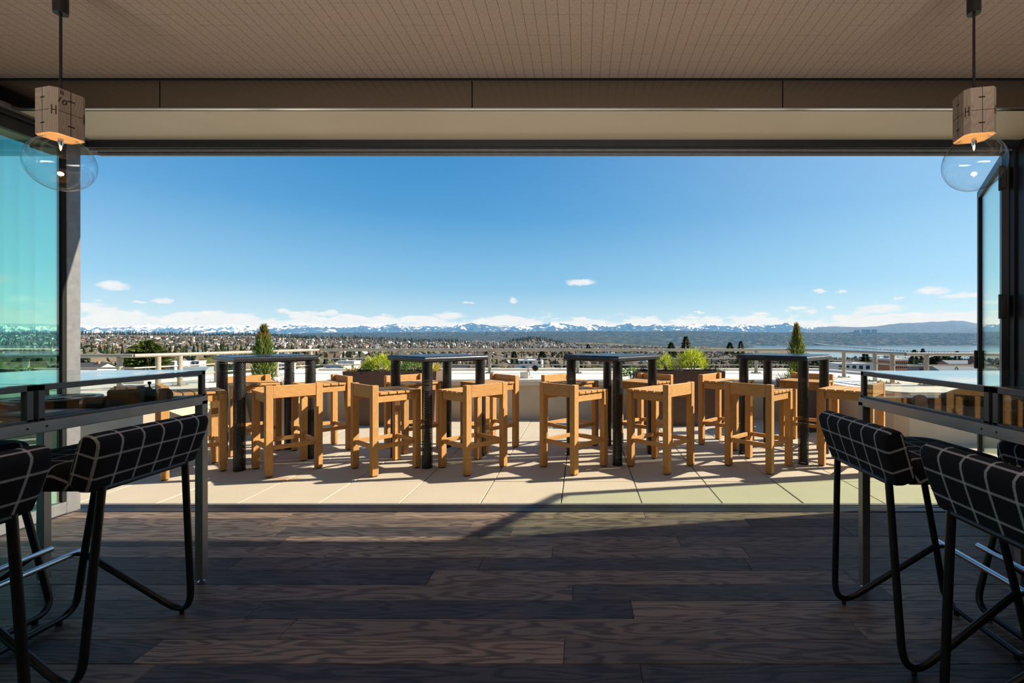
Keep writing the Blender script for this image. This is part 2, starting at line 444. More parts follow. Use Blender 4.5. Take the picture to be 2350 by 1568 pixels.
ce = struct('ceiling', 'brown woven fabric ceiling with fine pinstripes')
B((XL-.4, -4.2, 2.857), (4.2, 3.0, 2.95)).build('ceiling_panel', M_fabric, ce)
B((XL-.4, 3.0, 2.875), (4.2, 3.6, 2.95)).build('ceiling_slot', M_black, ce)
fa = struct('trim_1', 'dark mirrored fascia strip over the opening')
fe = [XL-.4, -2.64, -.686, 1.258, 3.21, 4.2]
for a, b in zip(fe[:-1], fe[1:]):
    B((a+.003, 3.012, 2.678), (b-.003, 3.03, 2.848), b=.001).build('panel', M_fascia, fa)
B((XL-.4, 3.03, 2.68), (4.2, 3.06, 2.875)).build('backing', M_black, fa)
B((XL-.4, 3.010, 2.672), (4.2, 3.034, 2.678)).build('edge_bead', M_chrome, fa)
so = struct('trim_2', 'beige painted soffit between fascia and door head')
B((XL-.4, 3.06, 2.678), (4.2, 3.50, 2.72)).build('soffit_board', M_soffit, so)
hd = struct('trim_3', 'charcoal door head with track')
B((XL-.4, 3.50, 2.625), (4.2, 3.66, 2.95), b=.004).build('head', M_frame, hd)
B((XL, 3.535, 2.612), (XR, 3.55, 2.626)).build('track_lip', M_frameL, hd)
B((XL, 3.60, 2.606), (XR, 3.625, 2.626)).build('track_lip', M_frameL, hd)
th = struct('trim_4', 'dark metal threshold track at the floor')
B((XL-.1, 3.42, -.10), (XR+.2, 3.588, -.012)).build('sill', M_frame, th)
B((XL-.1, 3.422, -.012), (XR+.2, 3.500, .004), b=.003).build('sill_strip', M_frame, th)
B((XL-.1, 3.512, -.012), (XR+.2, 3.545, .003), b=.002).build('sill_strip', M_frame, th)
B((XL-.1, 3.556, -.012), (XR+.2, 3.588, .006), b=.002).build('sill_strip', M_frameL, th)
wr = struct('wall_right', 'dark wall right of the opening')
B((XR+.03, 3.40, 0), (4.2, 3.62, 2.72)).build('jamb_face', M_wallp, wr)
B((XR+.02, 3.44, 0), (XR+.045, 3.66, 2.64), b=.003).build('jamb_strip', M_frame, wr)
B((XR, 3.52, 0), (XR+.03, 3.60, 2.63), b=.003).build('jamb_post', M_frame, wr)
B((4.05, -4.2, 0), (4.2, 3.4, 2.9)).build('side_wall', M_wallp, wr)
wb = struct('wall_back', 'dark wall behind the camera')
B((XL-.3, -4.3, 0), (4.2, -4.15, 2.95)).build('back_face', M_wallp, wb)

# left wall: tall teal glass leaves in a grey frame
wl = struct('wall_left', 'glazed left wall of the room')
W1 = struct('window_1', 'tall teal tinted glass leaf beside the opening')
B((XL-.05, 3.385, 0.0), (XL, 3.48, 2.64), b=.003).build('stile', M_frameL, W1)
B((XL-.045, 3.362, .09), (XL-.006, 3.388, 2.56)).build('gasket', M_black, W1)
B((XL-.05, 2.10, .005), (XL, 3.386, .085), b=.003).build('bottom_rail', M_frameL, W1)
B((XL-.05, 2.10, 2.56), (XL, 3.386, 2.64), b=.003).build('top_rail', M_frame, W1)
B((XL-.05, 2.02, 0), (XL, 2.10, 2.64), b=.003).build('stile', M_frameL, W1)
B((XL-.030, 2.10, .085), (XL-.018, 3.365, 2.56)).build('pane', M_glass_wall, W1)
W3 = struct('window_3', 'further tinted leaves folded outside the left glass')
for x, ya in ((-3.74, 3.29), (-3.80, 3.25), (-3.86, 3.215)):
    B((x-.006, 2.1, .06), (x+.006, ya, 2.58)).build('pane', M_glass_leaf, W3)
W2 = struct('window_2', 'second glass leaf of the left wall nearer the camera')
B((XL-.05, -4.1, .005), (XL, 2.02, .085), b=.003).build('bottom_rail', M_frameL, W2)
B((XL-.05, -4.1, 2.56), (XL, 2.02, 2.64), b=.003).build('top_rail', M_frame, W2)
B((XL-.030, -4.1, .085), (XL-.018, 2.02, 2.56)).build('pane', M_glass_wall, W2)
B((XL-.4, -4.2, 2.64), (XL+.03, 3.52, 2.70), b=.004).build('track', M_frame, wl)
B((XL-.4, -4.2, 2.70), (XL-.1, 3.52, 2.95)).build('upper_band', M_frame, wl)
B((XL+.03, -4.2, 2.668), (XL+.05, 3.5, 2.70)).build('track_lip', M_frameL, wl)
B((XL-.06, -4.2, -.02), (XL+.01, 3.42, .005)).build('floor_track', M_frame, wl)

# right: folded-open glass door leaf, swung out on the terrace
ang = math.atan2(.845, .535)
D1 = struct('door_1', 'folding glass door leaf swung open on the terrace', (3.135, 3.56, 0)); D1.rotation_euler = (0,0,ang)
B((.01, -.022, .02), (.085, .022, 2.615), b=.003).build('stile', M_frame, D1)
B((1.09, -.022, .02), (1.165, .022, 2.615), b=.003).build('stile', M_frame, D1)
B((.085, -.022, .02), (1.09, .022, .10), b=.003).build('bottom_rail', M_frame, D1)
B((.085, -.022, 2.54), (1.09, .022, 2.615), b=.003).build('top_rail', M_frame, D1)
B((.085, -.006, .10), (1.09, .006, 2.54)).build('pane', M_glass_door, D1)
B((1.10, .022, .95), (1.135, .05, 1.12), b=.006).build('handle', M_blkmetal, D1)
for z in (.25, 1.47, 2.42):
    hb = MB().tube([(-.012,.03,z-.09),(-.012,.03,z+.09)], .014, 10); hb.box((-.03,.0,z-.08),(.03,.026,z+.08), b=.003)
    hb.build('hinge', M_blkmetal, D1, True)

# ------------------------------------------------------------------ terrace
te = struct('ground_terrace', 'terrace paved with square beige pavers')
B((-9, 3.588, -.30), (9, 12, -.06)).build('terrace_bed', M_joint, te)
rows = [3.59, 4.152] + [4.152+.61*k for k in range(1, 8)]
x0 = -.155
for a, b in zip(rows[:-1], rows[1:]):
    for k in range(-12, 12):
        xa = x0+.605*k
        if xa < -6.0 or xa > 5.6: continue
        cx, cy = xa+.3025, (a+b)/2
        B((-.3025+.0035, a-cy+.0035, -.06), (.3025-.0035, b-cy-.0035, random.uniform(-.003, 0)), b=.003).build('paver', M_paver, te, loc=(cx, cy, 0))

def offset_poly(zs, inner, outer, z0, z1, mb):
    pass
inner = [(-7.6,5.05), (-4.60,5.05), (-4.50,5.15), (-4.05,7.05), (-3.85,7.29), (3.10,7.29), (3.27,7.15), (3.68,5.68), (3.80,5.58), (7.6,5.58)]
outer = [(-7.6,6.75), (-6.10,6.75), (-6.05,6.9), (-5.30,9.25), (-5.1,9.35), (4.4,9.35), (4.6,9.25), (5.05,7.6), (5.1,7.5), (7.6,7.5)]
lip_i = [(x*.985, y-.14) for x, y in outer]
pw_ = struct('wall_parapet', 'curved beige parapet wall with a wide pale coping')
def strip(polyA, polyB, zA, zB, M=MB):
    mb = MB(); n = len(polyA); vs = [(x,y,zA) for x,y in polyA]+[(x,y,zB) for x,y in polyB]
    mb.add(vs, [(i,i+1,n+i+1,n+i) for i in range(n-1)]); return mb
def solid(polyA, polyB, z0, z1):
    """closed band between two plan lines"""
    mb = MB(); n = len(polyA)
    ring = [(x,y) for x,y in polyA]+[(x,y) for x,y in reversed(polyB)]
    m = len(ring)
    vs = [(x,y,z0) for x,y in ring]+[(x,y,z1) for x,y in ring]
    fs = []
    for i in range(n-1):
        j, k = m-1-i, m-2-i
        fs.append((i, i+1, k, j)[::-1]); fs.append((m+i, m+i+1, m+k, m+j))
    for i in range(m): fs.append((i, (i+1)%m, m+(i+1)%m, m+i))
    return mb.add([v for v in vs], [f if len(f)==4 else f for f in fs])
def shift(poly, d): return [(x, y-d) if abs(x) > 20 else (x*(1-d*.04), y-d) for x, y in poly]
solid(inner, outer, -.06, .52).build('wall_body', M_stucco, pw_)
ci = shift(inner, .035)
solid(ci, outer, .52, .585).build('coping', M_cap, pw_)
solid([(x, y-.012) for x, y in inner], outer, .585, .605).build('coping_crown', M_cap, pw_)
solid(lip_i, outer, .605, .645).build('coping_lip', M_cap, pw_)

# railing: taupe tube rail on posts
rail = thing('terrace_railing', 'taupe tube railing with round posts standing on the pale coping', 'railing')
RP = [(-7.6,5.83), (-5.45,5.86), (-5.22,6.60), (-4.87,8.30), (-4.70,8.62), (3.65,8.62), (4.15,7.95), (4.32,6.42), (7.6,6.40)]
for i, (a, b) in enumerate(zip(RP[:-1], RP[1:])):
    MB().tube([(*a, 1.018), (*b, 1.018)], .024, 12).build('top_rail', M_rail, rail, True)
    for z in (.868, .752):
        MB().tube([(*a, z), (*b, z)], .0105, 8).build('mid_rail', M_rail, rail, True)
def seg_at(px):
    """point of the rail plan line in the direction of an image column"""
    t = (px-CX)/FPX
    for a, b in zip(RP[:-1], RP[1:]):
        f0 = a[0]-t*a[1]; f1 = b[0]-t*b[1]
        if f0*f1 <= 0 and abs(f0-f1) > 1e-9:
            q = f0/(f0-f1); return (a[0]+(b[0]-a[0])*q, a[1]+(b[1]-a[1])*q)
for px in (60, 275, 363, 413, 497, 635, 713, 919, 1124, 1326, 1530, 1735, 1937, 2008, 2048, 2126, 2300):
    q = seg_at(px)
    if not q: continue
    po = MB().tube([(*q, .605), (*q, 1.0)], .030, 12).build('post', M_rail, rail, True)
    bp = MB().box((q[0]-.07, q[1]-.07, .603), (q[0]+.07, q[1]+.07, .616), b=.003)
    for sx in (-.05, .05):
        for sy in (-.05, .05): bp.tube([(q[0]+sx, q[1]+sy, .614), (q[0]+sx, q[1]+sy, .632)], .009, 6)
    bp.build('base_plate', M_rail, po)

# ------------------------------------------------------------------ wooden stools (facing local +y)
def make_stool():
    r = thing('wooden_bar_stool', 'x', 'stool')
    h, s = .234, .029
    c = .205
    for sx in (-1, 1):
        B((sx*c-s, -c-s, .008), (sx*c+s, -c+s, .812), b=.003).build('leg', M_teak, r)
        B((sx*c-s, c-s, .008), (sx*c+s, c+s, .722), b=.003).build('leg', M_teak, r)
        B((sx*c-.014, -c+s, .655), (sx*c+.014, c-s, .722), b=.002).build('side_apron', M_teak, r)
        B((sx*c-.013, -c+s, .235), (sx*c+.013, c-s, .273), b=.002).build('stretcher', M_teak, r)
    B((-c+s, c-.014, .655), (c-s, c+.014, .722), b=.002).build('front_apron', M_teak, r)
    B((-c+s, c-.013, .235), (c-s, c+.013, .273), b=.002).build('stretcher', M_teak, r)
    B((-c+s, -c-.013, .235), (c-s, -c+.013, .273), b=.002).build('stretcher', M_teak, r)
    B((-c+s, -c-s+.003, .697), (c-s, -c-s+.030, .810), b=.003).build('backrest', M_teak, r)
    w_ = (.234+.17)/5
    for k in range(5):
        y = -.166+k*w_
        B((-h, y+.005, .724), (h, y+w_-.005, .746), b=.002).build('seat_slat', M_teak, r)
    for sx in (-1, 1):
        for sy in (-1, 1):
            B((sx*c-.02, sy*c-.02, 0), (sx*c+.02, sy*c+.02, .009)).build('foot_pad', M_blkmetal, r)
    return r
ST = [ # x, y, facing angle, label
 (-3.63,4.475, 46,'teak bar stool at far left, seen past the glass display table'),
 (-3.64,5.30,-43,'teak bar stool behind the leftmost black table, before the pink heather pot'),
 (-2.794,4.568,137.3,'teak bar stool with its back to us, right of the leftmost black table'),
 (-2.866,5.315,-132,'teak bar stool beyond the leftmost black table, left of the yellow shrub planter'),
 (-1.866,4.588,47.5,'teak bar stool turned half right in front of the second black table from the left'),
 (-1.896,5.43,-43,'teak bar stool hard against the long brown planter behind the second black table'),
 (-1.043,4.616,137.7,'teak bar stool turned half left in front of the second black table from the left'),
 (-1.04,5.445,-132,'teak bar stool beside the small floodlight, behind the second black table'),
 (-.076,4.637,46.8,'teak bar stool turned half right before the third black table, near the photo centre'),
 (-.136,5.525,-43,'teak bar stool behind the third black table, right of the small floodlight'),
 (.764,4.657,137,'teak bar stool turned half left before the third black table'),
 (.73,5.555,-132,'teak bar stool behind the third black table, before the planter with the round golden shrub'),
 (1.68,5.595,-43,'teak bar stool between the planter with the round golden shrub and the fourth black table'),
 (1.715,4.668,44,'teak bar stool with its back to us before the rightmost black table'),
 (2.62,5.615,-132,'teak bar stool behind the rightmost black table, in front of the round dark pot'),
 (2.62,4.675,136,'teak bar stool at far right, seen partly through the right display table'),
]
proto = make_stool()
for i, (x, y, a, lab) in enumerate(ST):
    o = proto if i == 0 else copy_tree(proto)
    o.location = (x, y, 0); o.rotation_euler = (0, 0, math.radians(a-90))
    tag(o, lab, 'stool', 'teak bar stools around the black terrace tables')

# ------------------------------------------------------------------ perforated metal tables
def make_table():
    r = thing('perforated_bar_table', 'x', 'table')
    # top: a folded pan with a rolled rim
    mb = MB(); H = .365; R = .026
    prof = [(-.10, 1.06), (-R, 1.06)]
    for k in range(1, 7):
        a = k/6*PI/2; prof.append((-R+R*math.sin(a), 1.06-R+R*math.cos(a)))
    prof += [(0, 1.012), (-.010, 1.004)]
    acc = [0]
    for p, q in zip(prof[:-1], prof[1:]): acc.append(acc[-1]+math.hypot(q[0]-p[0], q[1]-p[1]))
    for sgn, ax in ((1,0),(-1,0),(1,1),(-1,1)):
        for i in range(len(prof)-1):
            (d0, z0), (d1, z1) = prof[i], prof[i+1]
            e0, e1 = H+d0, H+d1
            def P(e, tt, z): return (sgn*e, tt, z) if ax == 0 else (tt, sgn*e, z)
            q = [P(e0,-e0,z0), P(e1,-e1,z1), P(e1,e1,z1), P(e0,e0,z0)]
            u = [(-e0,acc[i]), (-e1,acc[i+1]), (e1,acc[i+1]), (e0,acc[i])]
            if (sgn > 0) == (ax == 1): q, u = q[::-1], u[::-1]
            mb.add(q, [(0,1,2,3)], [u])
    e = H-.10
    mb.add([(-e,-e,1.06),(e,-e,1.06),(e,e,1.06),(-e,e,1.06)], [(0,1,2,3)], [[(-e,-e),(e,-e),(e,e),(-e,e)]])
    mb.build('table_top', M_perf, r, True)
    fr = MB()
    for s in (-1, 1):
        fr.box((-.30, s*.307-.015, 1.0), (.30, s*.307+.015, 1.03)); fr.box((s*.307-.015, -.30, 1.0), (s*.307+.015, .30, 1.03))
    fr.build('under_frame', M_blkmetal, r)
    n = 28; rad = .049
    for sx in (-1, 1):
        for sy in (-1, 1):
            mb = MB(); vs = []; fs = []; us = []
            cx, cy = sx*.307, sy*.307
            for z in (.012, 1.012):
                for k in range(n+1): vs.append((cx+rad*math.cos(2*PI*k/n), cy+rad*math.sin(2*PI*k/n), z))
            per = round(2*PI*rad/.0135)*.0135
            for k in range(n):
                fs.append((k, k+1, n+2+k, n+1+k)); us.append([(k/n*per, 0), ((k+1)/n*per, 0), ((k+1)/n*per, 1.0), (k/n*per, 1.0)])
            mb.add(vs, fs, us)
            lg = mb.build('leg', M_perf, r, True)
            MB().lathe([(rad+.001, 0), (rad+.002, .014), (rad-.003, .014), (rad-.003, 0)], 24, Matrix.Translation((cx, cy, 0)), cap=False).build('foot_ring', M_blkmetal, lg, True)
    return r
TB = [(-3.227, 4.93, 49, 'leftmost black perforated metal bar table on four tube legs, on the pavers'),
      (-1.50, 5.025, 48.5, 'second black perforated metal bar table from the left, before the planter of yellow shrubs'),
      (.322, 5.125, 48.5, 'third black perforated metal bar table from the left, beside the round golden shrub'),
      (2.17, 5.165, 46, 'rightmost black perforated metal bar table, in front of the slim pot conifer')]
proto = make_table()
for i, (x, y, a, lab) in enumerate(TB):
    o = proto if i == 0 else copy_tree(proto)
    o.location = (x, y, 0); o.rotation_euler = (0, 0, math.radians(a)); tag(o, lab, 'table', 'black perforated tables on the terrace')
# ------------------------------------------------------------------ upholstered lounge stools (facing local +x)
def ring_uv_surface(mb, rings, uvs, closed_caps=True):
    n = len(rings[0]); vs = [p for r in rings for p in r]; fs = []; us = []
    for i in range(len(rings)-1):
        for k in range(n):
            k2 = (k+1) % n
            fs.append((i*n+k, i*n+k2, (i+1)*n+k2, (i+1)*n+k))
            us.append([uvs[i][k], uvs[i][k+1], uvs[i+1][k+1], uvs[i+1][k]])
    if closed_caps:
        fs.append(tuple(range(n-1,-1,-1))); us.append([uvs[0][k] for k in range(n-1,-1,-1)])
        L = len(rings)-1; fs.append(tuple(L*n+k for k in range(n))); us.append([uvs[L][k] for k in range(n)])
    return mb.add(vs, fs, us)
def make_backrest(parent):
    # side outline (x, z), outward face first; swept along y and drawn in at the ends
    T = .078; lean = (-.062, .195)
    base = Vector((-.272, 0, .692)); up = Vector((lean[0], 0, lean[1])); ln = up.length; u = up/ln; nrm = Vector((u.z, 0, -u.x))
    pr = []                                            # (along, across) loop starting low outside
    pr += [(0, 0), (ln*.33, -.003), (ln*.66, -.003), (ln-.03, 0)]
    for k in range(1, 6):
        a = k/6*PI; pr.append((ln-.03+.03*math.sin(a), T/2-T/2*math.cos(a)))
    pr += [(ln-.03, T), (ln*.6, T+.003), (ln*.3, T+.004), (.01, T), (-.006, T*.6), (-.007, T*.3)]
    cen = (ln/2, T/2)
    arc = [0]
    m = len(pr)
    for i in range(m):
        a, b = pr[i], pr[(i+1)%m]; arc.append(arc[-1]+math.hypot(b[0]-a[0], b[1]-a[1]))
    ys = [(-.240, .80), (-.238, .88), (-.232, .95), (-.222, .99), (-.205, 1), (-.1, 1), (0, 1), (.1, 1), (.205, 1), (.222, .99), (.232, .95), (.238, .88), (.240, .80)]
    rings = []; uvs = []
    for y, sc in ys:
        row = []; ru = []
        for (a, c) in pr:
            a2 = cen[0]+(a-cen[0])*(1-(1-sc)*.35); c2 = cen[1]+(c-cen[1])*sc
            k = 1+.05*(a2/ln)                          # slightly wider at the top
            p = base+u*a2+nrm*c2; row.append((p.x, y*k, p.z))
        for i in range(m+1): ru.append((y+.012, arc[i]+.033))
        rings.append(row); uvs.append(ru)
    mb = MB(); ring_uv_surface(mb, rings, uvs, False)
    for q, fl_ in ((0, True), (len(rings)-1, False)):
        idx = list(range(m)); idx = idx[::-1] if fl_ else idx
        mb.add([rings[q][k] for k in idx], [tuple(range(m))], [[(pr[k][1]+.012, pr[k][0]+.033) for k in idx]])
    return mb.build('backrest', M_plaid, parent, True)
def make_cushion(parent):
    x0, x1, hy = -.235, .185, .236; cx = (x0+x1)/2; hx = (x1-x0)/2
    def outline(ins, rc):
        pts = []
        ax_, ay_ = hx-ins, hy-ins; rc = max(rc-ins*.5, .02)
        for (sx, sy, a0) in ((1,1,0),(-1,1,90),(-1,-1,180),(1,-1,270)):
            for k in range(7):
                a = math.radians(a0+90*k/6); pts.append((cx+sx*(ax_-rc)+rc*math.cos(a), sy*(ay_-rc)+rc*math.sin(a)))
        return pts
    prof = [(.012, .695), (.002, .700), (0, .712), (0, .750)]
    for k in range(1, 7):
        a = k/6*PI/2; prof.append((.036*(1-math.cos(a)), .750+.036*math.sin(a)))
    prof += [(.08, .789), (.14, .790)]
    rings = []; uvs = []; n = None
    tot = 0; drops = []
    pts_p = prof[::-1]
    acc = {prof[-1]: 0}; 
    for a, b in zip(pts_p[:-1], pts_p[1:]): acc[b] = acc[a]+math.hypot(a[0]-b[0], a[1]-b[1])
    inn = outline(.14, .09)
    for q in prof:
        o = outline(q[0], .09); rings.append([(x, y, q[1]) for x, y in o]); ru = []
        for (x, y), (xi, yi) in zip(o, inn):
            d = Vector((x-xi, y-yi)); L = d.length
            dd = d/L if L > 1e-6 else Vector((0,0)); e = acc[q]
            ru.append((yi+dd.y*e+.012, xi+dd.x*e+.04))
        ru.append(ru[0]); uvs.append(ru)
    mb = MB(); ring_uv_surface(mb, rings, uvs)
    return mb.build('seat_cushion', M_plaid, parent, True)
def make_lounge():
    r = thing('upholstered_bar_stool', 'x', 'stool')
    make_backrest(r); make_cushion(r)
    R = .0135
    for s in (-1, 1):
        zv = .02
        for _ in range(6):
            pts = fillet([(-.268, s*.182, .700), (-.250, s*.2425, zv), (.195, s*.205, .285)], .075, 10)
            zv -= min(p.z for p in pts)-.0265
        low = min(pts, key=lambda p: p.z)
        MB().tube(pts, R, 12).build('rear_leg', M_blkmetal, r, True)
        MB().lathe([(.009, 0), (.009, .013), (.006, .016)], 10, Matrix.Translation((low.x, low.y, 0))).build('foot_pad', M_blkmetal, r)
        MB().lathe([(.011, 0), (.011, .012), (.006, .016)], 10, Matrix.Translation((.247, s*.15, 0))).build('foot_pad', M_blkmetal, r)
    pts = fillet([(.105, -.185, .700), (.195, -.205, .285), (.247, -.218, .024), (.247, .218, .024), (.195, .205, .285), (.105, .185, .700)], .07, 6)
    MB().tube(pts, R, 12).build('front_leg_loop', M_blkmetal, r, True)
    MB().tube([(-.268, -.182, .693), (-.268, .182, .693)], .011, 10).build('back_bar', M_blkmetal, r, True)
    MB().tube([(.105, -.185, .693), (.105, .185, .693)], .011, 10).build('seat_bar', M_blkmetal, r, True)
    MB().tube([(.226, -.235, .290), (.226, .235, .290)], .012, 12).build('footrest', M_chrome, r, True)
    for s in (-1, 1):
        B((.196, s*.205-.008, .276), (.226, s*.205+.008, .288)).build('footrest_bracket', M_blkmetal, r)
    B((-.20, -.20, .688), (.15, .20, .697)).build('seat_pan', M_blkmetal, r)
    return r
LS = [(1.43, 2.005, 0, 'black check wool bar stool at the terrace end of the right glass display table'),
      (1.425, 1.325, 0, 'black check wool bar stool on the right, nearest the camera'),
      (2.035, 1.965, 180, 'black check wool bar stool half hidden on the far side of the right display table'),
      (-2.005, 1.925, 180, 'black check wool bar stool showing its whole backrest before the left display table'),
      (-2.005, 1.285, 180, 'black check wool bar stool at the left photo edge, nearest the camera'),
      (-2.61, 1.93, 0, 'black check wool bar stool on the far side of the left glass display table')]
proto = make_lounge()
for i, (x, y, a, lab) in enumerate(LS):
    o = proto if i == 0 else copy_tree(proto)
    o.location = (x, y, 0); o.rotation_euler = (0, 0, math.radians(a)); tag(o, lab, 'stool', 'black check stools at the display tables')

# ------------------------------------------------------------------ glass display tables
def display_table(sgn, xi, yfar, width, label):
    """xi: side facing the room's middle; sgn: +1 table extends to +x"""
    r = thing('display_table', label, 'table', (xi, yfar, 0))
    yn = -1.60; L = .038; za, zb = .903, .944
    def X(a, b): return (min(sgn*a, sgn*b), max(sgn*a, sgn*b))
    for xa in (0, width-L):
        for y in (-L, yn):
            a, b = X(xa, xa+L)
            lg = B((a, y, .022), (b, y+L, za+.02), b=.002).build('leg', M_steel, r)
            MB().lathe([(.016, 0), (.016, .008), (.007, .012), (.007, .024)], 14, Matrix.Translation(((a+b)/2, y+L/2, 0))).build('levelling_foot', M_chrome, lg, True)
    for xa in (0, width-L):
        a, b = X(xa, xa+L)
        ra = B((a, yn, za), (b, 0, zb), b=.002).build('side_rail', M_steel, r)
        if xa == 0:
            for y in (-.80, -.74):
                MB().tube([(sgn*-.001, y, .925), (sgn*.004, y, .925)], .004, 8).build('bolt', M_blkmetal, ra)
    a, b = X(L, width-L)
    for y in (-L, yn): B((a, y, za), (b, y+L, zb), b=.002).build('end_rail', M_steel, r)
    a, b = X(.005, width-.005)
    B((a, yn+.005, zb-.036), (b, -.005, zb-.026)).build('display_floor', M_navy, r)
    # two glazed cases side by side
    zt = 1.074; zc = zb+.001; g = .022
    for (y0, y1) in ((-.758, -.004), (-1.555, -.772)):
        a0, a1 = .010, width-.010
        c = MB()
        for xa in (a0, a1-g):
            a, b = X(xa, xa+g)
            for y in (y0, y1-g): c.box((a, y, zc), (b, y+g, zt-.002), b=.0015)
            c.box((a, y0, zt-g), (b, y1, zt-.002), b=.0015); c.box((a, y0, zc), (b, y1, zc+.008))
        a, b = X(a0, a1)
        for y in (y0, y1-g): c.box((a, y, zt-g), (b, y+g, zt-.002), b=.0015)
        cf = c.build('case_frame', M_casefr, r)
        a, b = X(a0+.004, a1-.004)
        B((a, y0+.004, zt-.004), (b, y1-.004, zt+.002)).build('top_pane', M_glass_top, cf)
        for xa in (a0+.009, a1-.013):
            p, q = X(xa, xa+.004); B((p, y0+g, zc+.008), (q, y1-g, zt-g)).build('side_pane', M_glass, cf)
        a, b = X(a0+g, a1-g)
        for y in (y0+.009, y1-.013): B((a, y, zc+.004), (b, y+.004, zt-g)).build('end_pane', M_glass, cf)
    return r
display_table(-1, -1.905, 2.455, .835, 'steel legged glass top display table on the left, holding film gear')
display_table(1, 1.378, 2.40, .815, 'steel legged glass top display table on the right, holding dark leather things')
ZF = .919   # felt level in the cases

# left case contents -------------------------------------------------
M_reel = noisy('grey_metal_reel', (.22,.24,.26), (.30,.32,.34), 30, .3, .8)
M_leather = noisy('dark_leather', (.012,.0095,.008), (.024,.018,.015), 25, .42, bs=.15)
M_pages = noisy('cream_pages', (.52,.48,.38), (.60,.56,.46), 90, .85)
M_bluecover = noisy('blue_book_cover', (.025,.06,.14), (.035,.08,.18), 20, .5)
M_violin = noisy('varnished_brown_wood', (.17,.06,.025), (.25,.09,.035), 12, .25)
M_greybox = noisy('grey_card', (.20,.20,.21), (.25,.25,.26), 15, .7)
M_white = noisy('white_card', (.62,.66,.68), (.70,.73,.75), 10, .5)
M_lens = mat('lens_glass', lambda t: bsdf(t, (.02,.025,.03), .05, 0, None, .9))

t = thing('film_reel', 'flat dark metal film reel with cut-outs lying in the left display case', 'film reel', (-2.335, 2.13, ZF+.040))
def disc_with_holes(z0, z1, R=.158, r0=.012, holes=5):
    """ring disc: hub, rim and five spokes as closed sectors"""
    mb = MB(); seg = 60
    def sector(ra, rb, a0, a1, n):
        po = [(rb*math.cos(a0+(a1-a0)*k/n), rb*math.sin(a0+(a1-a0)*k/n)) for k in range(n+1)]
        pi_ = [(ra*math.cos(a0+(a1-a0)*k/n), ra*math.sin(a0+(a1-a0)*k/n)) for k in range(n, -1, -1)]
        for k in range(n):
            q = [pi_[n-k], po[k], po[k+1], pi_[n-k-1]]
            mb.prism(q, z0, z1)
    sector(r0, .055, 0, 2*PI, 30); sector(.132, R, 0, 2*PI, 48)
    for h in range(holes):
        a = 2*PI*h/holes; sector(.055, .132, a-.30, a+.30, 4)
    return mb
disc_with_holes(.012, .016).build('upper_flange', M_reel, t); disc_with_holes(-.030, -.026).build('lower_flange', M_reel, t)
MB().lathe([(.05,-.026),(.05,.012)], 28).build('hub', M_blkmetal, t, True)
MB().lathe([(.150,-.026),(.150,.010)], 40).build('wound_film', M_leather, t, True)
MB().lathe([(.06,-.040),(.06,-.030)], 20).build('stand_ring', M_blkmetal, t)

t = thing('film_camera', 'old dark brown film camera with a long lens barrel in the left display case', 'camera', (-2.02, 2.25, ZF), math.radians(-12))
B((-.19, -.055, 0), (-.03, .055, .085), b=.016).build('body', M_leather, t)
B((-.17, -.035, .085), (-.07, .035, .093), b=.003).build('top_cover', M_reel, t)
MB().tube([(-.03,0,.052),(.085,0,.052)], .030, 20).build('lens_barrel', M_leather, t, True)
MB().tube([(.078,0,.052),(.096,0,.052)], .034, 20).build('lens_hood', M_blkmetal, t, True)
MB().lathe([(.027,0),(.027,.002)], 20, Matrix.Translation((.096,0,.052)) @ Matrix.Rotation(PI/2,4,'Y')).build('front_lens', M_lens, t)
MB().lathe([(.033,0),(.035,.003),(.033,.006)], 20, Matrix.Translation((.090,0,.052)) @ Matrix.Rotation(PI/2,4,'Y'), cap=False).build('chrome_ring', M_chrome, t, True)
MB().lathe([(.003,0),(.003,.022),(.007,.026),(.008,.032),(.004,.036)], 10, Matrix.Translation((.0,.0,.080))).build('winding_key', M_blkmetal, t, True)
t = thing('camera_lens', 'stubby black camera lens lying by the film camera in the left case', 'lens', (-2.07, 2.05, ZF+.035), math.radians(205))
MB().tube([(-.035,0,0),(.035,0,0)], .034, 22).build('barrel', M_blkmetal, t, True)
MB().tube([(.030,0,0),(.040,0,0)], .0345, 22).build('chrome_rim', M_reel, t, True)
MB().lathe([(.027,0),(.015,.004),(0.001,.005)], 20, Matrix.Translation((.040,0,0)) @ Matrix.Rotation(PI/2,4,'Y')).build('glass_element', M_lens, t, True)
t = thing('hardback_book', 'blue hardback book with pale pages lying in the left display case', 'book', (-2.06, 1.83, ZF), math.radians(4))
B((-.125,-.085,.003),(.120,.085,.034)).build('page_block', M_pages, t)
B((-.130,-.09,.034),(.125,.09,.037), b=.001).build('cover', M_bluecover, t); B((-.130,-.09,0),(.125,.09,.003), b=.001).build('cover', M_bluecover, t)
B((-.132,-.09,.0),(-.126,.09,.037), b=.001).build('spine', M_bluecover, t)
B((-.09,-.05,.0372),(.05,.045,.0385)).build('cover_sheet', M_white, t)
t = thing('plane_handle', 'wavy varnished brown wooden block behind the blue book', 'wood block', (-2.27, 1.90, ZF), math.radians(28))
ol = [(-.075,0),(-.072,.05),(-.055,.066),(-.03,.056),(0,.050),(.03,.060),(.055,.066),(.074,.050),(.078,0)]
mb = MB(); n = len(ol); vs = [(x,-.02,z) for x,z in ol]+[(x,.02,z) for x,z in ol]
mb.add(vs, [tuple(range(n)), tuple(range(2*n-1,n-1,-1))]+[((i+1)%n, i, n+i, n+(i+1)%n) for i in range(n)])
tag(mb.build('wooden_block', M_violin, None, True, (-2.27,1.93,ZF), (0,0,math.radians(25))), 'wavy varnished brown wooden block behind the blue book', 'wood block'); bpy.data.objects.remove(t)
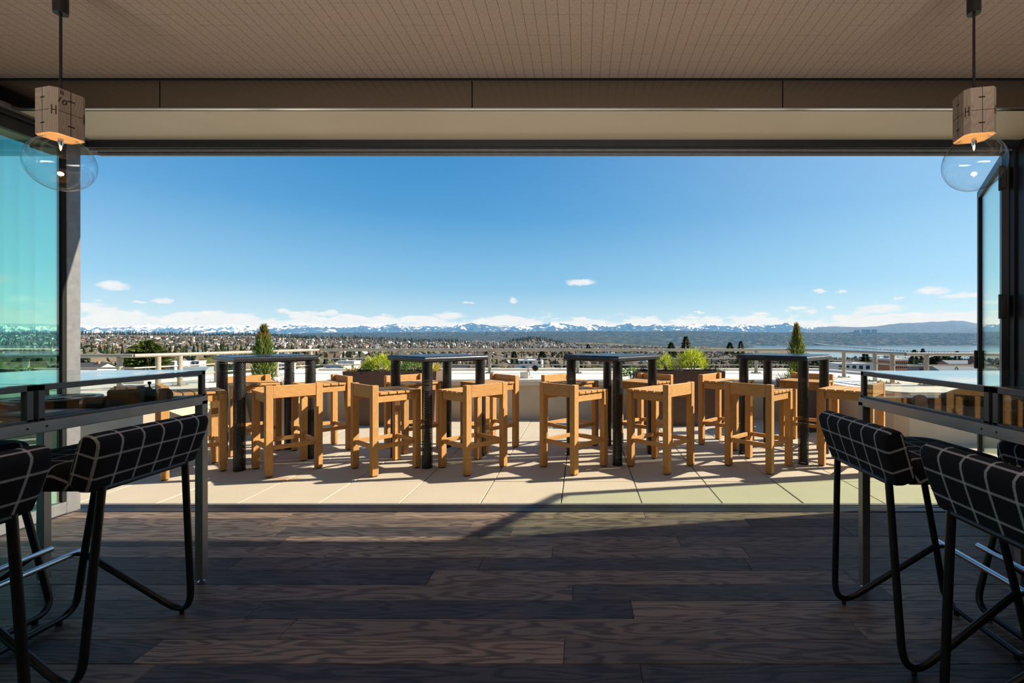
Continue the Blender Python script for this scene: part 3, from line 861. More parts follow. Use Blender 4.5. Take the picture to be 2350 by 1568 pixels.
tag(B((-.055,-.05,0),(.055,.05,.052), b=.004).build('card_box', M_greybox, None, loc=(-2.20,1.755,ZF)), 'small grey card box at the near end of the left case', 'box')
tag(B((-.05,-.03,0),(.05,.03,.003)).build('caption_card', M_white, None, loc=(-1.99,2.17,ZF), rot=(0,0,.2)), 'small white card on the case floor by the film camera', 'card')
# second left case, nearer the camera
t = thing('ledger_book', 'thick dark book with pale page edges in the nearer left case', 'book', (-2.12, 1.42, ZF), math.radians(3))
B((-.14,-.1,.004),(.135,.1,.044)).build('page_block', M_pages, t); B((-.145,-.105,.044),(.14,.105,.049), b=.001).build('cover', M_leather, t); B((-.145,-.105,0),(.14,.105,.004)).build('cover', M_leather, t)

# right case contents -------------------------------------------------
def blob(name, rx, ry, rz, m, parent=None, loc=None, seed=0, rough=.12, cut=0.0, rot=None):
    bm = bmesh.new(); bmesh.ops.create_icosphere(bm, subdivisions=3, radius=1)
    rnd = random.Random(seed); ph = [rnd.uniform(0, 6) for _ in range(6)]
    for v in bm.verts:
        c = v.co; k = 1+rough*(math.sin(3*c.x+ph[0])*math.sin(3.4*c.y+ph[1])+.6*math.sin(6*c.z+ph[2]+3*c.x))
        v.co = Vector((c.x*rx*k, c.y*ry*k, max(c.z, -cut if cut else -2)*rz*k))
    me = bpy.data.meshes.new(name); bm.to_mesh(me); bm.free(); me.materials.append(m)
    me.polygons.foreach_set('use_smooth', [True]*len(me.polygons))
    o = bpy.data.objects.new(name, me); COL.objects.link(o)
    if parent: o.parent = parent
    if loc: o.location = loc
    if rot: o.rotation_euler = rot
    return o
M_darkcloth = noisy('dark_woven_cloth', (.05,.046,.040), (.12,.11,.095), 30, .95, bs=.4)
M_slate = noisy('slate_leather', (.045,.048,.052), (.08,.083,.088), 18, .38, bs=.1)
t = thing('folded_blanket', 'folded dark woven blanket with a fringe on the right case floor', 'blanket', (1.66, 1.93, ZF))
for k in range(3):
    z = .001+k*.009
    mb = MB(); nx, ny = 16, 12; vs = []
    for j in range(ny+1):
        for i in range(nx+1):
            x = -.22+.44*i/nx; y = -.17+.34*j/ny
            vs.append((x+.01*math.sin(y*20+k), y, z+.007+.003*math.sin(x*22+k)+.003*math.sin(y*31)))
    fs = [(j*(nx+1)+i, j*(nx+1)+i+1, (j+1)*(nx+1)+i+1, (j+1)*(nx+1)+i) for j in range(ny) for i in range(nx)]
    mb.add(vs, fs); mb.build('blanket_fold', M_darkcloth, t, True)
mb = MB()
for k in range(60):
    y = -.17+.34*k/59; x = -.22
    mb.tube([(x, y, .022), (x-.015, y+random.uniform(-.004,.004), .012), (x-.032, y+random.uniform(-.008,.008), .003)], .0016, 4)
for k in range(60):
    x = -.22+.44*k/59; mb.tube([(x, -.17, .022), (x+random.uniform(-.004,.004), -.185, .012), (x+random.uniform(-.008,.008), -.200, .003)], .0016, 4)
tag(mb.build('fringe', M_darkcloth, t), kind='stuff')
t = thing('leather_glove', 'large slate grey padded leather glove on the blanket in the right case', 'glove', (1.70, 2.15, ZF+.048), math.radians(20))
blob('padded_hand', .105, .065, .045, M_slate, t, seed=3); blob('thumb', .055, .022, .020, M_slate, t, (.02,-.055,.012), 5, rot=(0,0,-.3))
MB().tube([(.085,0,.0),(.15,0,.006)], .042, 16, r2=.047).build('cuff', M_leather, t, True)
t = thing('leather_ball', 'small scuffed dark leather ball at the terrace end of the right case', 'ball', (1.545, 2.20, ZF+.031))
blob('ball_skin', .033, .033, .030, M_slate, t, seed=8, rough=.03); MB().tube([(.0335*math.cos(a),.0335*math.sin(a),0) for a in [k*2*PI/24 for k in range(25)]], .0015, 5).build('seam', M_leather, t)
t = thing('pocket_telescope', 'black brass-ringed pocket telescope between the leather gloves in the right case', 'telescope', (1.76, 1.985, ZF+.052), math.radians(75))
MB().tube([(-.05,0,0),(.02,0,0)], .021, 16).build('tube', M_blkmetal, t, True); MB().tube([(.015,0,0),(.055,0,0)], .016, 16).build('draw_tube', M_leather, t, True); MB().tube([(.018,0,0),(.024,0,0)], .0222, 16).build('ring', M_chrome, t, True)
t = thing('leather_glove', 'dark brown leather glove standing tall near the middle of the right case', 'glove', (1.86, 1.90, ZF+.055), math.radians(-50))
blob('padded_hand', .085, .06, .052, M_leather, t, seed=11); MB().tube([(.065,0,.0),(.12,0,.01)], .040, 16, r2=.045).build('cuff', M_leather, t, True)
t = thing('leather_pouch', 'rolled dark leather pouch at the near end of the right case', 'pouch', (1.56, 1.715, ZF+.033), math.radians(15))
MB().tube([(-.07,0,0),(.07,0,0)], .031, 18).build('roll', M_leather, t, True); MB().tube([(.0,.0,-.0),(.018,0,0)], .0325, 18).build('strap', M_slate, t, True)
M_tan = noisy('tan_leather', (.22,.11,.055), (.30,.16,.08), 20, .5)
M_canvas = noisy('grey_canvas', (.16,.165,.155), (.24,.245,.23), 60, .9, bs=.3)
t = thing('canvas_bag', 'crumpled grey canvas bag in the nearer right case', 'bag', (1.72, 1.40, ZF+.05))
blob('bag_body', .15, .11, .052, M_canvas, t, seed=21, rough=.10); MB().tube([(-.10,-.08,.0),(-.02,-.10,.045),(.06,-.09,.02)], .008, 8).build('bag_strap', M_tan, t, True)
tag(B((-.06,-.11,0),(.06,.11,.018), b=.006).build('leather_wallet', M_tan, None, loc=(1.52,1.44,ZF)), 'flat tan leather wallet in the nearer right case', 'wallet')

# ------------------------------------------------------------------ pendant lamps
def pendant(x, y, rz, label):
    r = thing('pendant_lamp', label, 'lamp', (x, y, 2.857), rz)
    Z = lambda z: z-2.857
    MB().lathe([(.0255, Z(2.672)), (.0265, Z(2.69)), (.0265, Z(2.857))], 20).build('ceiling_cup', M_blkmetal, r, True)
    MB().tube([(0,0,Z(2.70)), (0,0,Z(2.30))], .0055, 8).build('cable', M_blkmetal, r, True)
    a, c = .062, .019; zt, zb = Z(2.318), Z(2.122)
    oct_ = [(a-c,-a),(a,-a+c),(a,a-c),(a-c,a),(-a+c,a),(-a,a-c),(-a,-a+c),(-a+c,-a)]
    bl = MB().prism(oct_, zb, zt).build('timber_block', M_block, r)
    zm = (zt+zb)/2
    g = MB()
    e = .0006
    for s in (-1, 1):                       # centre grooves and tie marks of each face
        for ax in (0, 1):
            def bx(u0, u1, z0, z1):
                if ax == 0: g.box((min(s*a, s*(a+e)), u0, z0), (max(s*a, s*(a+e)), u1, z1))
                else: g.box((u0, min(s*a, s*(a+e)), z0), (u1, max(s*a, s*(a+e)), z1))
            bx(-.001, .001, zb, zt); bx(-a+c, a-c, zm-.001, zm+.001)
            for zz in (zm+.055, zm-.055): bx(-.010, .014, zz-.003, zz+.003)
    g.build('groove', M_mark, bl)
    for qx in (-1, 1):
        for qy in (-1, 1):
            M = Matrix.Translation((qx*(a-c/2), qy*(a-c/2), zm)) @ Matrix.Rotation(math.atan2(qy, qx), 4, 'Z')
            h = MB(); h.box((-.001,-.008,-.020),(.0012,-.005,.020), M); h.box((-.001,.005,-.020),(.0012,.008,.020), M); h.box((-.001,-.008,-.002),(.0012,.008,.002), M)
            h.build('burnt_mark', M_mark, bl)
    # engraved figures on one face
    for txt, zz, sz in (('II', zm+.080, .026), ('10', zm+.044, .036)):
        cu = bpy.data.curves.new('engraving', 'FONT'); cu.body = txt; cu.size = sz; cu.align_x = 'CENTER'; cu.align_y = 'CENTER'; cu.extrude = .0004
        to = bpy.data.objects.new('engraving', cu); COL.objects.link(to)
        dg = bpy.context.evaluated_depsgraph_get(); me = bpy.data.meshes.new_from_object(to.evaluated_get(dg)); bpy.data.objects.remove(to)
        me.materials.clear(); me.materials.append(M_mark)
        eo = bpy.data.objects.new('engraving', me); COL.objects.link(eo); eo.parent = bl
        eo.location = (a+.0008, -.031, zz); eo.rotation_euler = (PI/2+(0 if txt == 'II' else 0), 0.0, PI/2); eo.rotation_euler.rotate_axis('Z', 0 if txt == 'II' else -.35)
    # blown glass globe, hollow
    gc = Z(2.010); R = .122; pr = []
    for k in range(0, 29):
        th_ = PI*(k/28); pr.append((max(R*.965*math.sin(th_), .0005), gc-R*.985*math.cos(th_)))
    pr = [p for p in pr if p[1] < zb+.004]
    MB().lathe(pr, 48, cap=False).build('glass_globe', M_globe, r, True)
    MB().lathe([(.0005, zb-.0015), (.052, zb-.0015), (.052, zb)], 28).build('lamp_plate', M_glow, r)
    MB().lathe([(.007, zb-.034), (.010, zb-.02), (.010, zb)], 14).build('lamp_holder', M_chrome, r, True)
    MB().lathe([(.0008, zb-.055), (.004, zb-.046), (.004, zb-.034)], 10).build('lit_filament', M_bulb, r, True)
    L = bpy.data.lights.new('pendant_glow', 'POINT'); L.energy = 1.3; L.color = (1,.55,.22); L.shadow_soft_size = .012
    lo = bpy.data.objects.new('pendant_glow', L); COL.objects.link(lo); lo.parent = r; lo.location = (0,0,zb-.062)
pendant(-2.305, 2.13, math.radians(-13.5), 'pendant lamp on the left with a timber block over a clear glass globe')
pendant(1.735, 2.13, math.radians(78.2), 'pendant lamp on the right with a timber block over a clear glass globe')

# ------------------------------------------------------------------ planters and plants
def leaf_mat(name, c1, c2, c3=None):
    def f(t):
        r = geo(t).outputs['Random Per Island']
        st = [(0, c1), (1, c2)] if c3 is None else [(0, c1), (.6, c2), (1, c3)]
        c = t.ramp(r, st)
        d = t.new('ShaderNodeBsdfDiffuse'); t.put(d.inputs[0], c)
        tr = t.new('ShaderNodeBsdfTranslucent'); t.put(tr.inputs[0], c)
        mx = t.new('ShaderNodeMixShader'); mx.inputs[0].default_value = .35
        t.l.new(d.outputs[0], mx.inputs[1]); t.l.new(tr.outputs[0], mx.inputs[2]); return mx.outputs[0]
    return mat(name, f)
M_gold = leaf_mat('golden_foliage', (.20,.30,.02), (.48,.56,.04), (.78,.74,.10))
M_juni = leaf_mat('juniper_foliage', (.08,.14,.035), (.19,.26,.055), (.34,.33,.10))
M_junit = leaf_mat('browned_juniper_tip', (.20,.14,.04), (.32,.24,.07))
M_mondo = leaf_mat('blackish_leaf', (.010,.009,.012), (.035,.030,.040))
M_heath = leaf_mat('pink_heather', (.38,.27,.26), (.62,.48,.45), (.30,.32,.16))
M_grey = leaf_mat('grey_heather', (.16,.13,.15), (.38,.33,.36))
M_fern = leaf_mat('amber_spray', (.42,.32,.03), (.72,.56,.08))
M_green = leaf_mat('fresh_green', (.08,.18,.03), (.22,.36,.06))
M_bark = noisy('brown_bark', (.07,.05,.035), (.12,.09,.06), 40, .9)
def blade(mb, base, d, L, wd, droop=0.0, seg=3):
    d = Vector(d).normalized(); side = d.cross(Vector((random.uniform(-1,1), random.uniform(-1,1), random.uniform(-.3,.3))))
    if side.length < 1e-4: side = Vector((1,0,0))
    side.normalize(); p = Vector(base); vs = []; 
    for k in range(seg+1):
        q = k/seg; wv = wd*(1-q)**.7*.5 if k else wd*.35
        vs += [p-side*wv, p+side*wv]
        p = p+d*(L/seg); d = (d+Vector((0,0,-droop/seg))).normalized()
    mb.add(vs, [(2*k,2*k+1,2*k+3,2*k+2) for k in range(seg)])
def column_conifer(loc, h, w, label, n=2300):
    r = thing('slim_juniper', label, 'shrub', loc)
    mb, mt = MB(), MB()
    for _ in range(n):
        q = random.random()**.8; z = h*q*.93
        prof = w*.5*(min(1, .55+q*1.6)*(1-max(0, (q-.45)/.55)**1.6))
        a = random.uniform(0, 2*PI); rr = prof*random.uniform(.3, 1.0)*(1+.18*math.sin(5*a+z*14))
        b = (rr*math.cos(a), rr*math.sin(a), z)
        d = (math.cos(a)*.45+random.uniform(-.25,.25), math.sin(a)*.45+random.uniform(-.25,.25), 1.0)
        blade(mt if q > .80 and random.random() < .7 else mb, b, d, random.uniform(.04,.085), random.uniform(.008,.015), 0, 2)
    mb.build('foliage', M_juni, r); mt.build('browned_tip', M_junit, r)
    MB().tube([(0,0,-.06),(0,0,h*.6),(0,0,h)], .016, 8, r2=.003).build('stem', M_bark, r, True)
    return r
def round_shrub(name, loc, rx, ry, h, m, label, n=900, cat='shrub', L=(.035,.07), wd=(.006,.012), up=.5, shape=1.0):
    r = thing(name, label, cat, loc); mb = MB(); st = MB()
    for k in range(11):
        a = random.uniform(0, 2*PI); e = random.uniform(.25, 1.0)
        tip = Vector((rx*.8*math.cos(a)*e, ry*.8*math.sin(a)*e, h*random.uniform(.55,.9)))
        st.tube([(0,0,-.03), tip*.5+Vector((0,0,h*.06)), tip], .006, 5, r2=.0018)
    for _ in range(n):
        a = random.uniform(0, 2*PI); ph = math.acos(random.uniform(-.35, 1)); q = random.uniform(.5, 1)**.5
        lump = 1+.16*math.sin(4*a+1)+.12*math.sin(7*a+ph*5)
        v = Vector((math.sin(ph)*math.cos(a)*rx*q*lump, math.sin(ph)*math.sin(a)*ry*q*lump, h*.42+math.cos(ph)*h*.56*q*lump))
        d = Vector((v.x/rx, v.y/ry, (v.z-h*.4)/h+up))+Vector([random.uniform(-.4,.4) for _ in range(3)])
        blade(mb, v, d, random.uniform(*L), random.uniform(*wd), .1, 2)
    mb.build('foliage', m, r); st.build('stem', M_bark, r); return r
def strappy(name, loc, R, h, m, label, n=90, cat='plant', wd=.008, droop=1.6, spread=1.0):
    r = thing(name, label, cat, loc); mb = MB()
    for _ in range(n):
        a = random.uniform(0, 2*PI); b = (R*.25*random.random()*math.cos(a), R*.25*random.random()*math.sin(a), 0)
        d = (math.cos(a)*spread*random.uniform(.3,1), math.sin(a)*spread*random.uniform(.3,1), random.uniform(.7,1.3))
        blade(mb, b, d, random.uniform(.6,1.1)*max(R, h)*1.25, wd, droop*random.uniform(.4,1), 5)
    mb.build('foliage', m, r); MB().lathe([(.02,-.03),(.012,.02)], 8).build('crown', M_bark, r); return r
def trough(loc, w, d, h, taper, label):
    r = thing('planter_box', label, 'planter', loc)
    mb = MB(); t_ = .02
    def rect(hw, hd, z): return [(-hw,-hd,z),(hw,-hd,z),(hw,hd,z),(-hw,hd,z)]
    a = rect(w/2-taper, d/2-taper*.35, 0); b = rect(w/2, d/2, h); c = rect(w/2-t_, d/2-t_, h); e = rect(w/2-t_, d/2-t_, h-.06)
    vs = a+b+c+e; fs = [(3,2,1,0)]
    for o in (0, 4, 8):
        for i in range(4): fs.append((o+i, o+(i+1)%4, o+4+(i+1)%4, o+4+i))
    mb.add(vs, fs); mb.build('body', M_planter, r)
    B((-w/2+t_, -d/2+t_, h-.10), (w/2-t_, d/2-t_, h-.05)).build('soil', M_soil, r); return r
trough((-2.70, 6.96, 0), 1.32, .40, .765, .045, 'long bronze brown planter box behind the second black table, holding yellow shrubs')
trough((1.39, 6.98, 0), 1.26, .42, .765, .02, 'long bronze brown planter box right of centre, holding the round golden shrub')
def pot(loc, r0, r1, h, label):
    r = thing('round_planter', label, 'planter', loc)
    MB().lathe([(r0,0),(r1,h),(r1-.02,h),(r1-.03,h-.06)], 36, cap=False).build('body', M_pot, r, True)
    MB().lathe([(r1-.028,h-.08),(r1-.028,h-.05)], 24).build('soil', M_soil, r); return r
pot((2.97, 6.52, 0), .22, .32, .665, 'round tapered dark brown pot on the right holding a slim conifer')
pot((-3.86, 6.02, 0), .20, .31, .645, 'round tapered dark brown pot on the left holding a slim conifer and pink heather')
column_conifer((2.93, 6.56, .60), .85, .21, 'slim green conifer with a browned top, in the pot behind the rightmost black table')
column_conifer((-3.98, 6.03, .58), .84, .25, 'slim green conifer with a browned top, in the left pot behind the leftmost black table', 3000)
strappy('heather', (2.70, 6.38, .60), .16, .13, M_grey, 'grey mauve heather at the left rim of the right pot', 130, wd=.010, droop=.7, spread=.9)
round_shrub('golden_heath', (2.80, 6.45, .60), .055, .055, .20, M_gold, 'small yellow tuft between heather and conifer in the right pot', 200)
strappy('heather', (-3.72, 5.95, .58), .17, .14, M_heath, 'pink flowering heather spilling at the right rim of the left pot', 150, wd=.012, droop=.6, spread=.9)
round_shrub('golden_heath', (-4.02, 5.86, .58), .10, .09, .18, M_gold, 'yellow heath at the foot of the left slim conifer', 260)
strappy('heather', (-4.02, 5.78, .585), .10, .10, M_heath, 'pale twiggy heather left of the leftmost slim conifer', 50, wd=.008, droop=.5)
round_shrub('golden_cypress', (-2.88, 6.93, .70), .22, .13, .27, M_gold, 'bright yellow feathery shrub filling the left half of the long left planter', 1500)
round_shrub('golden_cypress', (-2.42, 6.96, .70), .16, .12, .22, M_green, 'greener feathery shrub in the right half of the long left planter', 650)
strappy('trailing_spray', (-3.26, 6.90, .71), .20, .10, M_fern, 'amber trailing sprays over the left end of the long left planter', 42, wd=.014, droop=1.2)
strappy('trailing_spray', (-2.16, 6.93, .71), .20, .20, M_fern, 'amber upright sprays at the right end of the long left planter', 60, wd=.016, droop=.8)
strappy('mondo_grass', (-3.08, 6.84, .71), .15, .12, M_mondo, 'black strappy grass tumbling over the front of the long left planter', 120, wd=.010, droop=2.4)
strappy('mondo_grass', (-2.25, 6.84, .71), .15, .12, M_mondo, 'black strappy grass near the right end of the long left planter', 110, wd=.010, droop=1.8)
round_shrub('golden_cypress', (1.60, 6.95, .71), .195, .16, .345, M_gold, 'round golden green shrub standing high in the right long planter', 1500, up=.6)
round_shrub('golden_cypress', (1.20, 6.90, .71), .13, .11, .27, M_gold, 'smaller golden shrub left of the round one in the right long planter', 600)
strappy('mondo_grass', (1.86, 6.92, .71), .15, .13, M_mondo, 'black strappy grass right of the round golden shrub', 130, wd=.010, droop=1.6)
strappy('mondo_grass', (.93, 6.90, .71), .15, .13, M_mondo, 'black strappy grass at the left end of the right long planter', 120, wd=.010, droop=1.6)
strappy('heather', (1.38, 6.93, .71), .14, .15, M_grey, 'dusky heather between the two golden shrubs of the right planter', 110, wd=.010, droop=.6)
round_shrub('trailing_ivy', (.72, 6.92, .64), .13, .10, .16, M_green, 'light green leafy plant hanging over the left end of the right planter', 160, cat='plant', L=(.03,.05), wd=(.02,.03))
strappy('trailing_spray', (1.97, 6.88, .71), .12, .08, M_green, 'fine green sprays hanging over the right end of the right planter', 50, wd=.008, droop=1.8)

# floodlight on the coping
t = thing('floodlight', 'small floodlight with black head on a pale bent arm, clamped on the parapet coping', 'floodlight', (-.83, 7.62, .605))
B((-.07,-.07,0),(.07,.07,.02), b=.003).build('base_plate', M_cap, t)
mb = MB(); mb.prism([(-.13,-.11),(.0,-.14),(.0,.05)], 0, .10); mb.build('shield', M_cap, t)
MB().tube(fillet([(.0,0,.02),(-.02,0,.15),(.13,-.02,.28)], .05, 5), .017, 10).build('arm', M_cap, t, True)
MB().lathe([(.045,-.05),(.05,.0),(.045,.045),(.02,.055)], 18, Matrix.Translation((.10,-.02,.15)) @ Matrix.Rotation(math.radians(80),4,'X')).build('lamp_head', M_blkmetal, t, True)
B((.092,-.03,.18),(.108,-.01,.27)).build('bracket', M_cap, t)
MB().tube([(.125,-.02,.27),(.175,-.03,.33)], .012, 8).build('arm_end', M_blkmetal, t, True)
#PART3
# ------------------------------------------------------------------ landscape
def mat_land():
    def f(t):
        p = geo(t).outputs['Position']; x, y, z = t.sep(p)
        n = t.noise(p, .012, 6, .65); n2 = t.noise(p, .0022, 4, .5); n3 = t.noise(p, .014, 6, .75)
        c = t.ramp(n, [(.30,(.07,.07,.04)), (.46,(.16,.13,.09)), (.58,(.21,.18,.135)), (.72,(.12,.13,.06))])
        lawn = t.mapr(n2, .56, .60)
        c = t.mix(t.math('MULTIPLY', lawn, .8), c, (.20,.25,.05,1))
        far = t.mapr(y, 3300.0, 4800.0)
        fo = t.ramp(n3, [(.36,(.008,.018,.014)), (.50,(.03,.045,.03)), (.58,(.10,.095,.075)), (.70,(.32,.30,.28))])
        c = t.mix(far, c, fo)
        d = t.new('ShaderNodeBsdfDiffuse'); t.put(d.inputs[0], c); return d.outputs[0]
    return mat('winter_land', f)
M_land = mat_land()
# height profiles (distance, height) by direction t = x / y
PROF = [(-1.6, [(15,-26),(200,-24),(300,-20),(700,-24),(1300,-18),(2200,4),(2600,16),(3300,0),(5000,-40),(7000,-10),(8500,40),(10500,40)]),
        (-1.05,[(15,-26),(200,-24),(300,-20),(700,-24),(1300,-18),(2200,4),(2600,17),(3300,0),(5000,-40),(7000,-10),(8500,40),(10500,40)]),
        (-.70, [(15,-26),(200,-25),(300,-22),(700,-26),(1300,-22),(2200,-2),(2700,14),(3300,0),(5000,-40),(7000,0),(8500,50),(10500,50)]),
        (-.52, [(15,-26),(200,-26),(400,-26),(900,-30),(1600,-27),(2600,-8),(3000,0),(4000,-25),(7000,30),(8500,80),(10500,70)]),
        (-.30, [(15,-26),(200,-27),(400,-28),(900,-34),(1600,-36),(2600,-26),(3200,-22),(4000,-30),(7000,30),(8500,92),(10500,80)]),
        (.0,   [(15,-28),(200,-29),(400,-31),(900,-38),(1600,-46),(2600,-44),(3200,-42),(4500,-45),(7000,25),(8500,104),(10500,95)]),
        (.20,  [(15,-30),(200,-31),(400,-34),(900,-46),(1600,-56),(2600,-62),(3200,-64),(4500,-80),(6000,-70),(7200,20),(8500,108),(10500,95)]),
        (.38,  [(15,-30),(200,-32),(400,-38),(900,-56),(1600,-72),(2500,-86),(3200,-92),(4500,-104),(6100,-104),(6600,-40),(7400,30),(8500,88),(10500,95)]),
        (.55,  [(15,-30),(200,-33),(400,-42),(900,-66),(1600,-88),(2300,-99),(2700,-106),(4500,-110),(6250,-106),(6600,-50),(7400,20),(8500,78),(10500,95)]),
        (1.0,  [(15,-30),(200,-34),(400,-44),(900,-68),(1600,-90),(2300,-101),(2700,-107),(4500,-110),(6250,-106),(6600,-55),(7400,10),(8500,60),(10500,95)]),
        (1.6,  [(15,-30),(200,-34),(400,-44),(900,-68),(1600,-90),(2300,-101),(2700,-107),(4500,-110),(6250,-106),(6600,-55),(7400,10),(8500,60),(10500,95)])]
def hprof(pr, Y):
    for (a, za), (b, zb) in zip(pr[:-1], pr[1:]):
        if Y <= b:
            q = max(0, (Y-a)/(b-a)); q = q*q*(3-2*q); return za+(zb-za)*q
    return pr[-1][1]
def lump(x, y):
    return math.sin(x*.0031+y*.0017)*.45+math.sin(x*.0083-y*.0051+1.3)*.35+math.sin(x*.021+y*.013+.4)*.2
def height(x, Y):
    t_ = max(-1.59, min(1.59, x/max(Y, 1)))
    for (ta, pa), (tb, pb) in zip(PROF[:-1], PROF[1:]):
        if t_ <= tb:
            q = (t_-ta)/(tb-ta); q = q*q*(3-2*q); h = hprof(pa, Y)*(1-q)+hprof(pb, Y)*q; break
    h += 34*math.exp(-((t_+.095)/.055)**2-((Y-2650)/420.0)**2)
    return h+lump(x, Y)*min(Y, 2500)/2500*3.0
ds = [15,30,60,100,150,200]+[260+60*k for k in range(12)]+[1000+110*k for k in range(22)]+[3500+150*k for k in range(48)]
ts = [-1.6+.02*k for k in range(161)]
mb = MB(); vs = []
for d in ds:
    for t_ in ts:
        z = height(t_*d, d)
        if d > 6700: z += 7*max(0, math.sin(t_*d*.019+d*.011)*math.sin(t_*d*.0071-d*.004))+random.uniform(0, 7)
        vs.append((t_*d, d, z))
n = len(ts)
mb.add(vs, [(j*n+i, j*n+i+1, (j+1)*n+i+1, (j+1)*n+i) for j in range(len(ds)-1) for i in range(n-1)])
tag(mb.build('ground_hills', M_land), 'rolling winter land and forested far shore below the terrace', kind='structure')
M_water = mat('lake_water', lambda t: bsdf(t, (.10,.16,.20), .12, 0, bump(t, t.noise(geo(t).outputs['Position'], .02, 3), .06, 1.0), .6))
mb = MB(); mb.add([(300,1500,-101),(12000,1500,-101),(12000,6900,-101),(300,6900,-101)], [(0,1,2,3)])
tag(mb.build('lake_water', M_water), 'pale blue lake in the far right distance', kind='structure')

# snowy mountains
def mat_mount():
    def f(t):
        g = geo(t); p = g.outputs['Position']; x, y, z = t.sep(p); nz = t.sep(g.outputs['Normal'])[2]
        n = t.noise(p, .0012, 7, .62); n2 = t.noise(p, .0042, 5, .6)
        s = t.math('ADD', t.math('MULTIPLY', z, 1/1050.0), t.math('MULTIPLY', t.math('SUBTRACT', n, .5), 1.7))
        snow = t.mapr(s, .50, .58)
        patch = t.math('MULTIPLY', t.mapr(n2, .60, .64), t.mapr(z, 130.0, 330.0))
        left = t.mapr(x, -16000.0, -7000.0, .22, 0.0)
        snow = t.math('MAXIMUM', t.mapr(t.math('ADD', s, left), .50, .58), patch)
        c = t.mix(snow, t.mix(n2, (.010,.018,.022,1), (.035,.045,.045,1)), (.95,.96,.98,1))
        d = t.new('ShaderNodeBsdfDiffuse'); t.put(d.inputs[0], c); return d.outputs[0]
    return mat('snowy_mountain', f)
M_mount = mat_mount()
def fbm1(x, seed):
    s = 0; a = 1; f = 1
    rnd = random.Random(seed)
    for k in range(7):
        ph = rnd.uniform(0, 6.28); s += a*(1-abs(math.sin(x*f+ph))*2)*.5+a*.25*math.sin(x*f*1.7+ph*2); a *= .52; f *= 2.03
    return s
def ridge(name, label, d0, depth, t0, t1, topf, m, seed, nt=420, nd=22, jag=1.0):
    mb = MB(); vs = []
    rnd = random.Random(seed)
    for j in range(nd):
        q = j/(nd-1); d = d0+depth*q
        for i in range(nt):
            t_ = t0+(t1-t0)*i/(nt-1)
            top = topf(t_)*(1+.17*jag*fbm1(t_*19+q*.8, seed)+.10*jag*fbm1(t_*47-q*4.0, seed+1))
            env = math.sin(min(1, q*1.25)*PI/2)**1.2
            rill = 1+.22*jag*(1-q)*math.sin(t_*230+6*fbm1(t_*31+q*3, seed+2))
            vs.append((t_*d, d, -60+max(0, (top+60)*env*rill)))
    mb.add(vs, [(j*nt+i, j*nt+i+1, (j+1)*nt+i+1, (j+1)*nt+i) for j in range(nd-1) for i in range(nt-1)])
    return tag(mb.build(name, m), label, kind='structure')
D = 21000
def topA(t_):   # image heights of the snowy chain, read as metres at its distance
    pts = [(-1.6,30),(-1.0,27),(-.6,29),(-.3,28),(0,30),(.25,29),(.42,29),(.6,20),(.8,14),(1.6,12)]
    for (a, za), (b, zb) in zip(pts[:-1], pts[1:]):
        if t_ <= b: return (za+(zb-za)*(t_-a)/(b-a))/FPX*D*1.07
    return 0
ridge('mountain_range', 'snow covered mountain range along the horizon', D*.86, D*.24, -1.6, 1.6, topA, M_mount, 5, 620, 26)
def bumpf(pts, dist):
    def f(t_):
        if t_ < pts[0][0] or t_ > pts[-1][0]: return -60
        for (a, za), (b, zb) in zip(pts[:-1], pts[1:]):
            if t_ <= b:
                q = (t_-a)/(b-a); q = q*q*(3-2*q); return (za+(zb-za)*q)/FPX*dist
        return -60
    return f
M_forest = noisy('forested_mountain', (.012,.020,.020), (.03,.042,.04), .003, 1.0)
ridge('forested_mountain', 'rounded blue forested mountain above the lake', 13500, 2600, .36, 1.6, bumpf([(.36,-4),(.45,14),(.515,27),(.58,25),(.70,36),(.765,40),(.83,33),(.90,25),(1.0,30),(1.2,33),(1.6,20)], 15300), M_forest, 9, 260, 14, .22)
ridge('forested_hill', 'low dark forested foothill in front of the rounded mountain', 10800, 1500, .40, 1.6, bumpf([(.40,2),(.5,11),(.62,8),(.72,14),(.85,24),(1.0,20),(1.6,18)], 11900), M_forest, 12, 200, 12, .2)

# aerial haze over the land
hz = MB().box((-45000, 900, -130), (45000, 30000, 620))
def f_haze(t):
    v = t.new('ShaderNodeVolumeScatter'); v.inputs['Color'].default_value = (.20,.50,1,1); v.inputs['Density'].default_value = 4.2e-5; v.inputs['Anisotropy'].default_value = 0.0
    t.l.new(v.outputs[0], t.out.inputs['Volume']); return None
M_haze = mat('aerial_haze', f_haze)
tag(hz.build('haze', M_haze), 'thin blue haze over the distant land', kind='stuff')

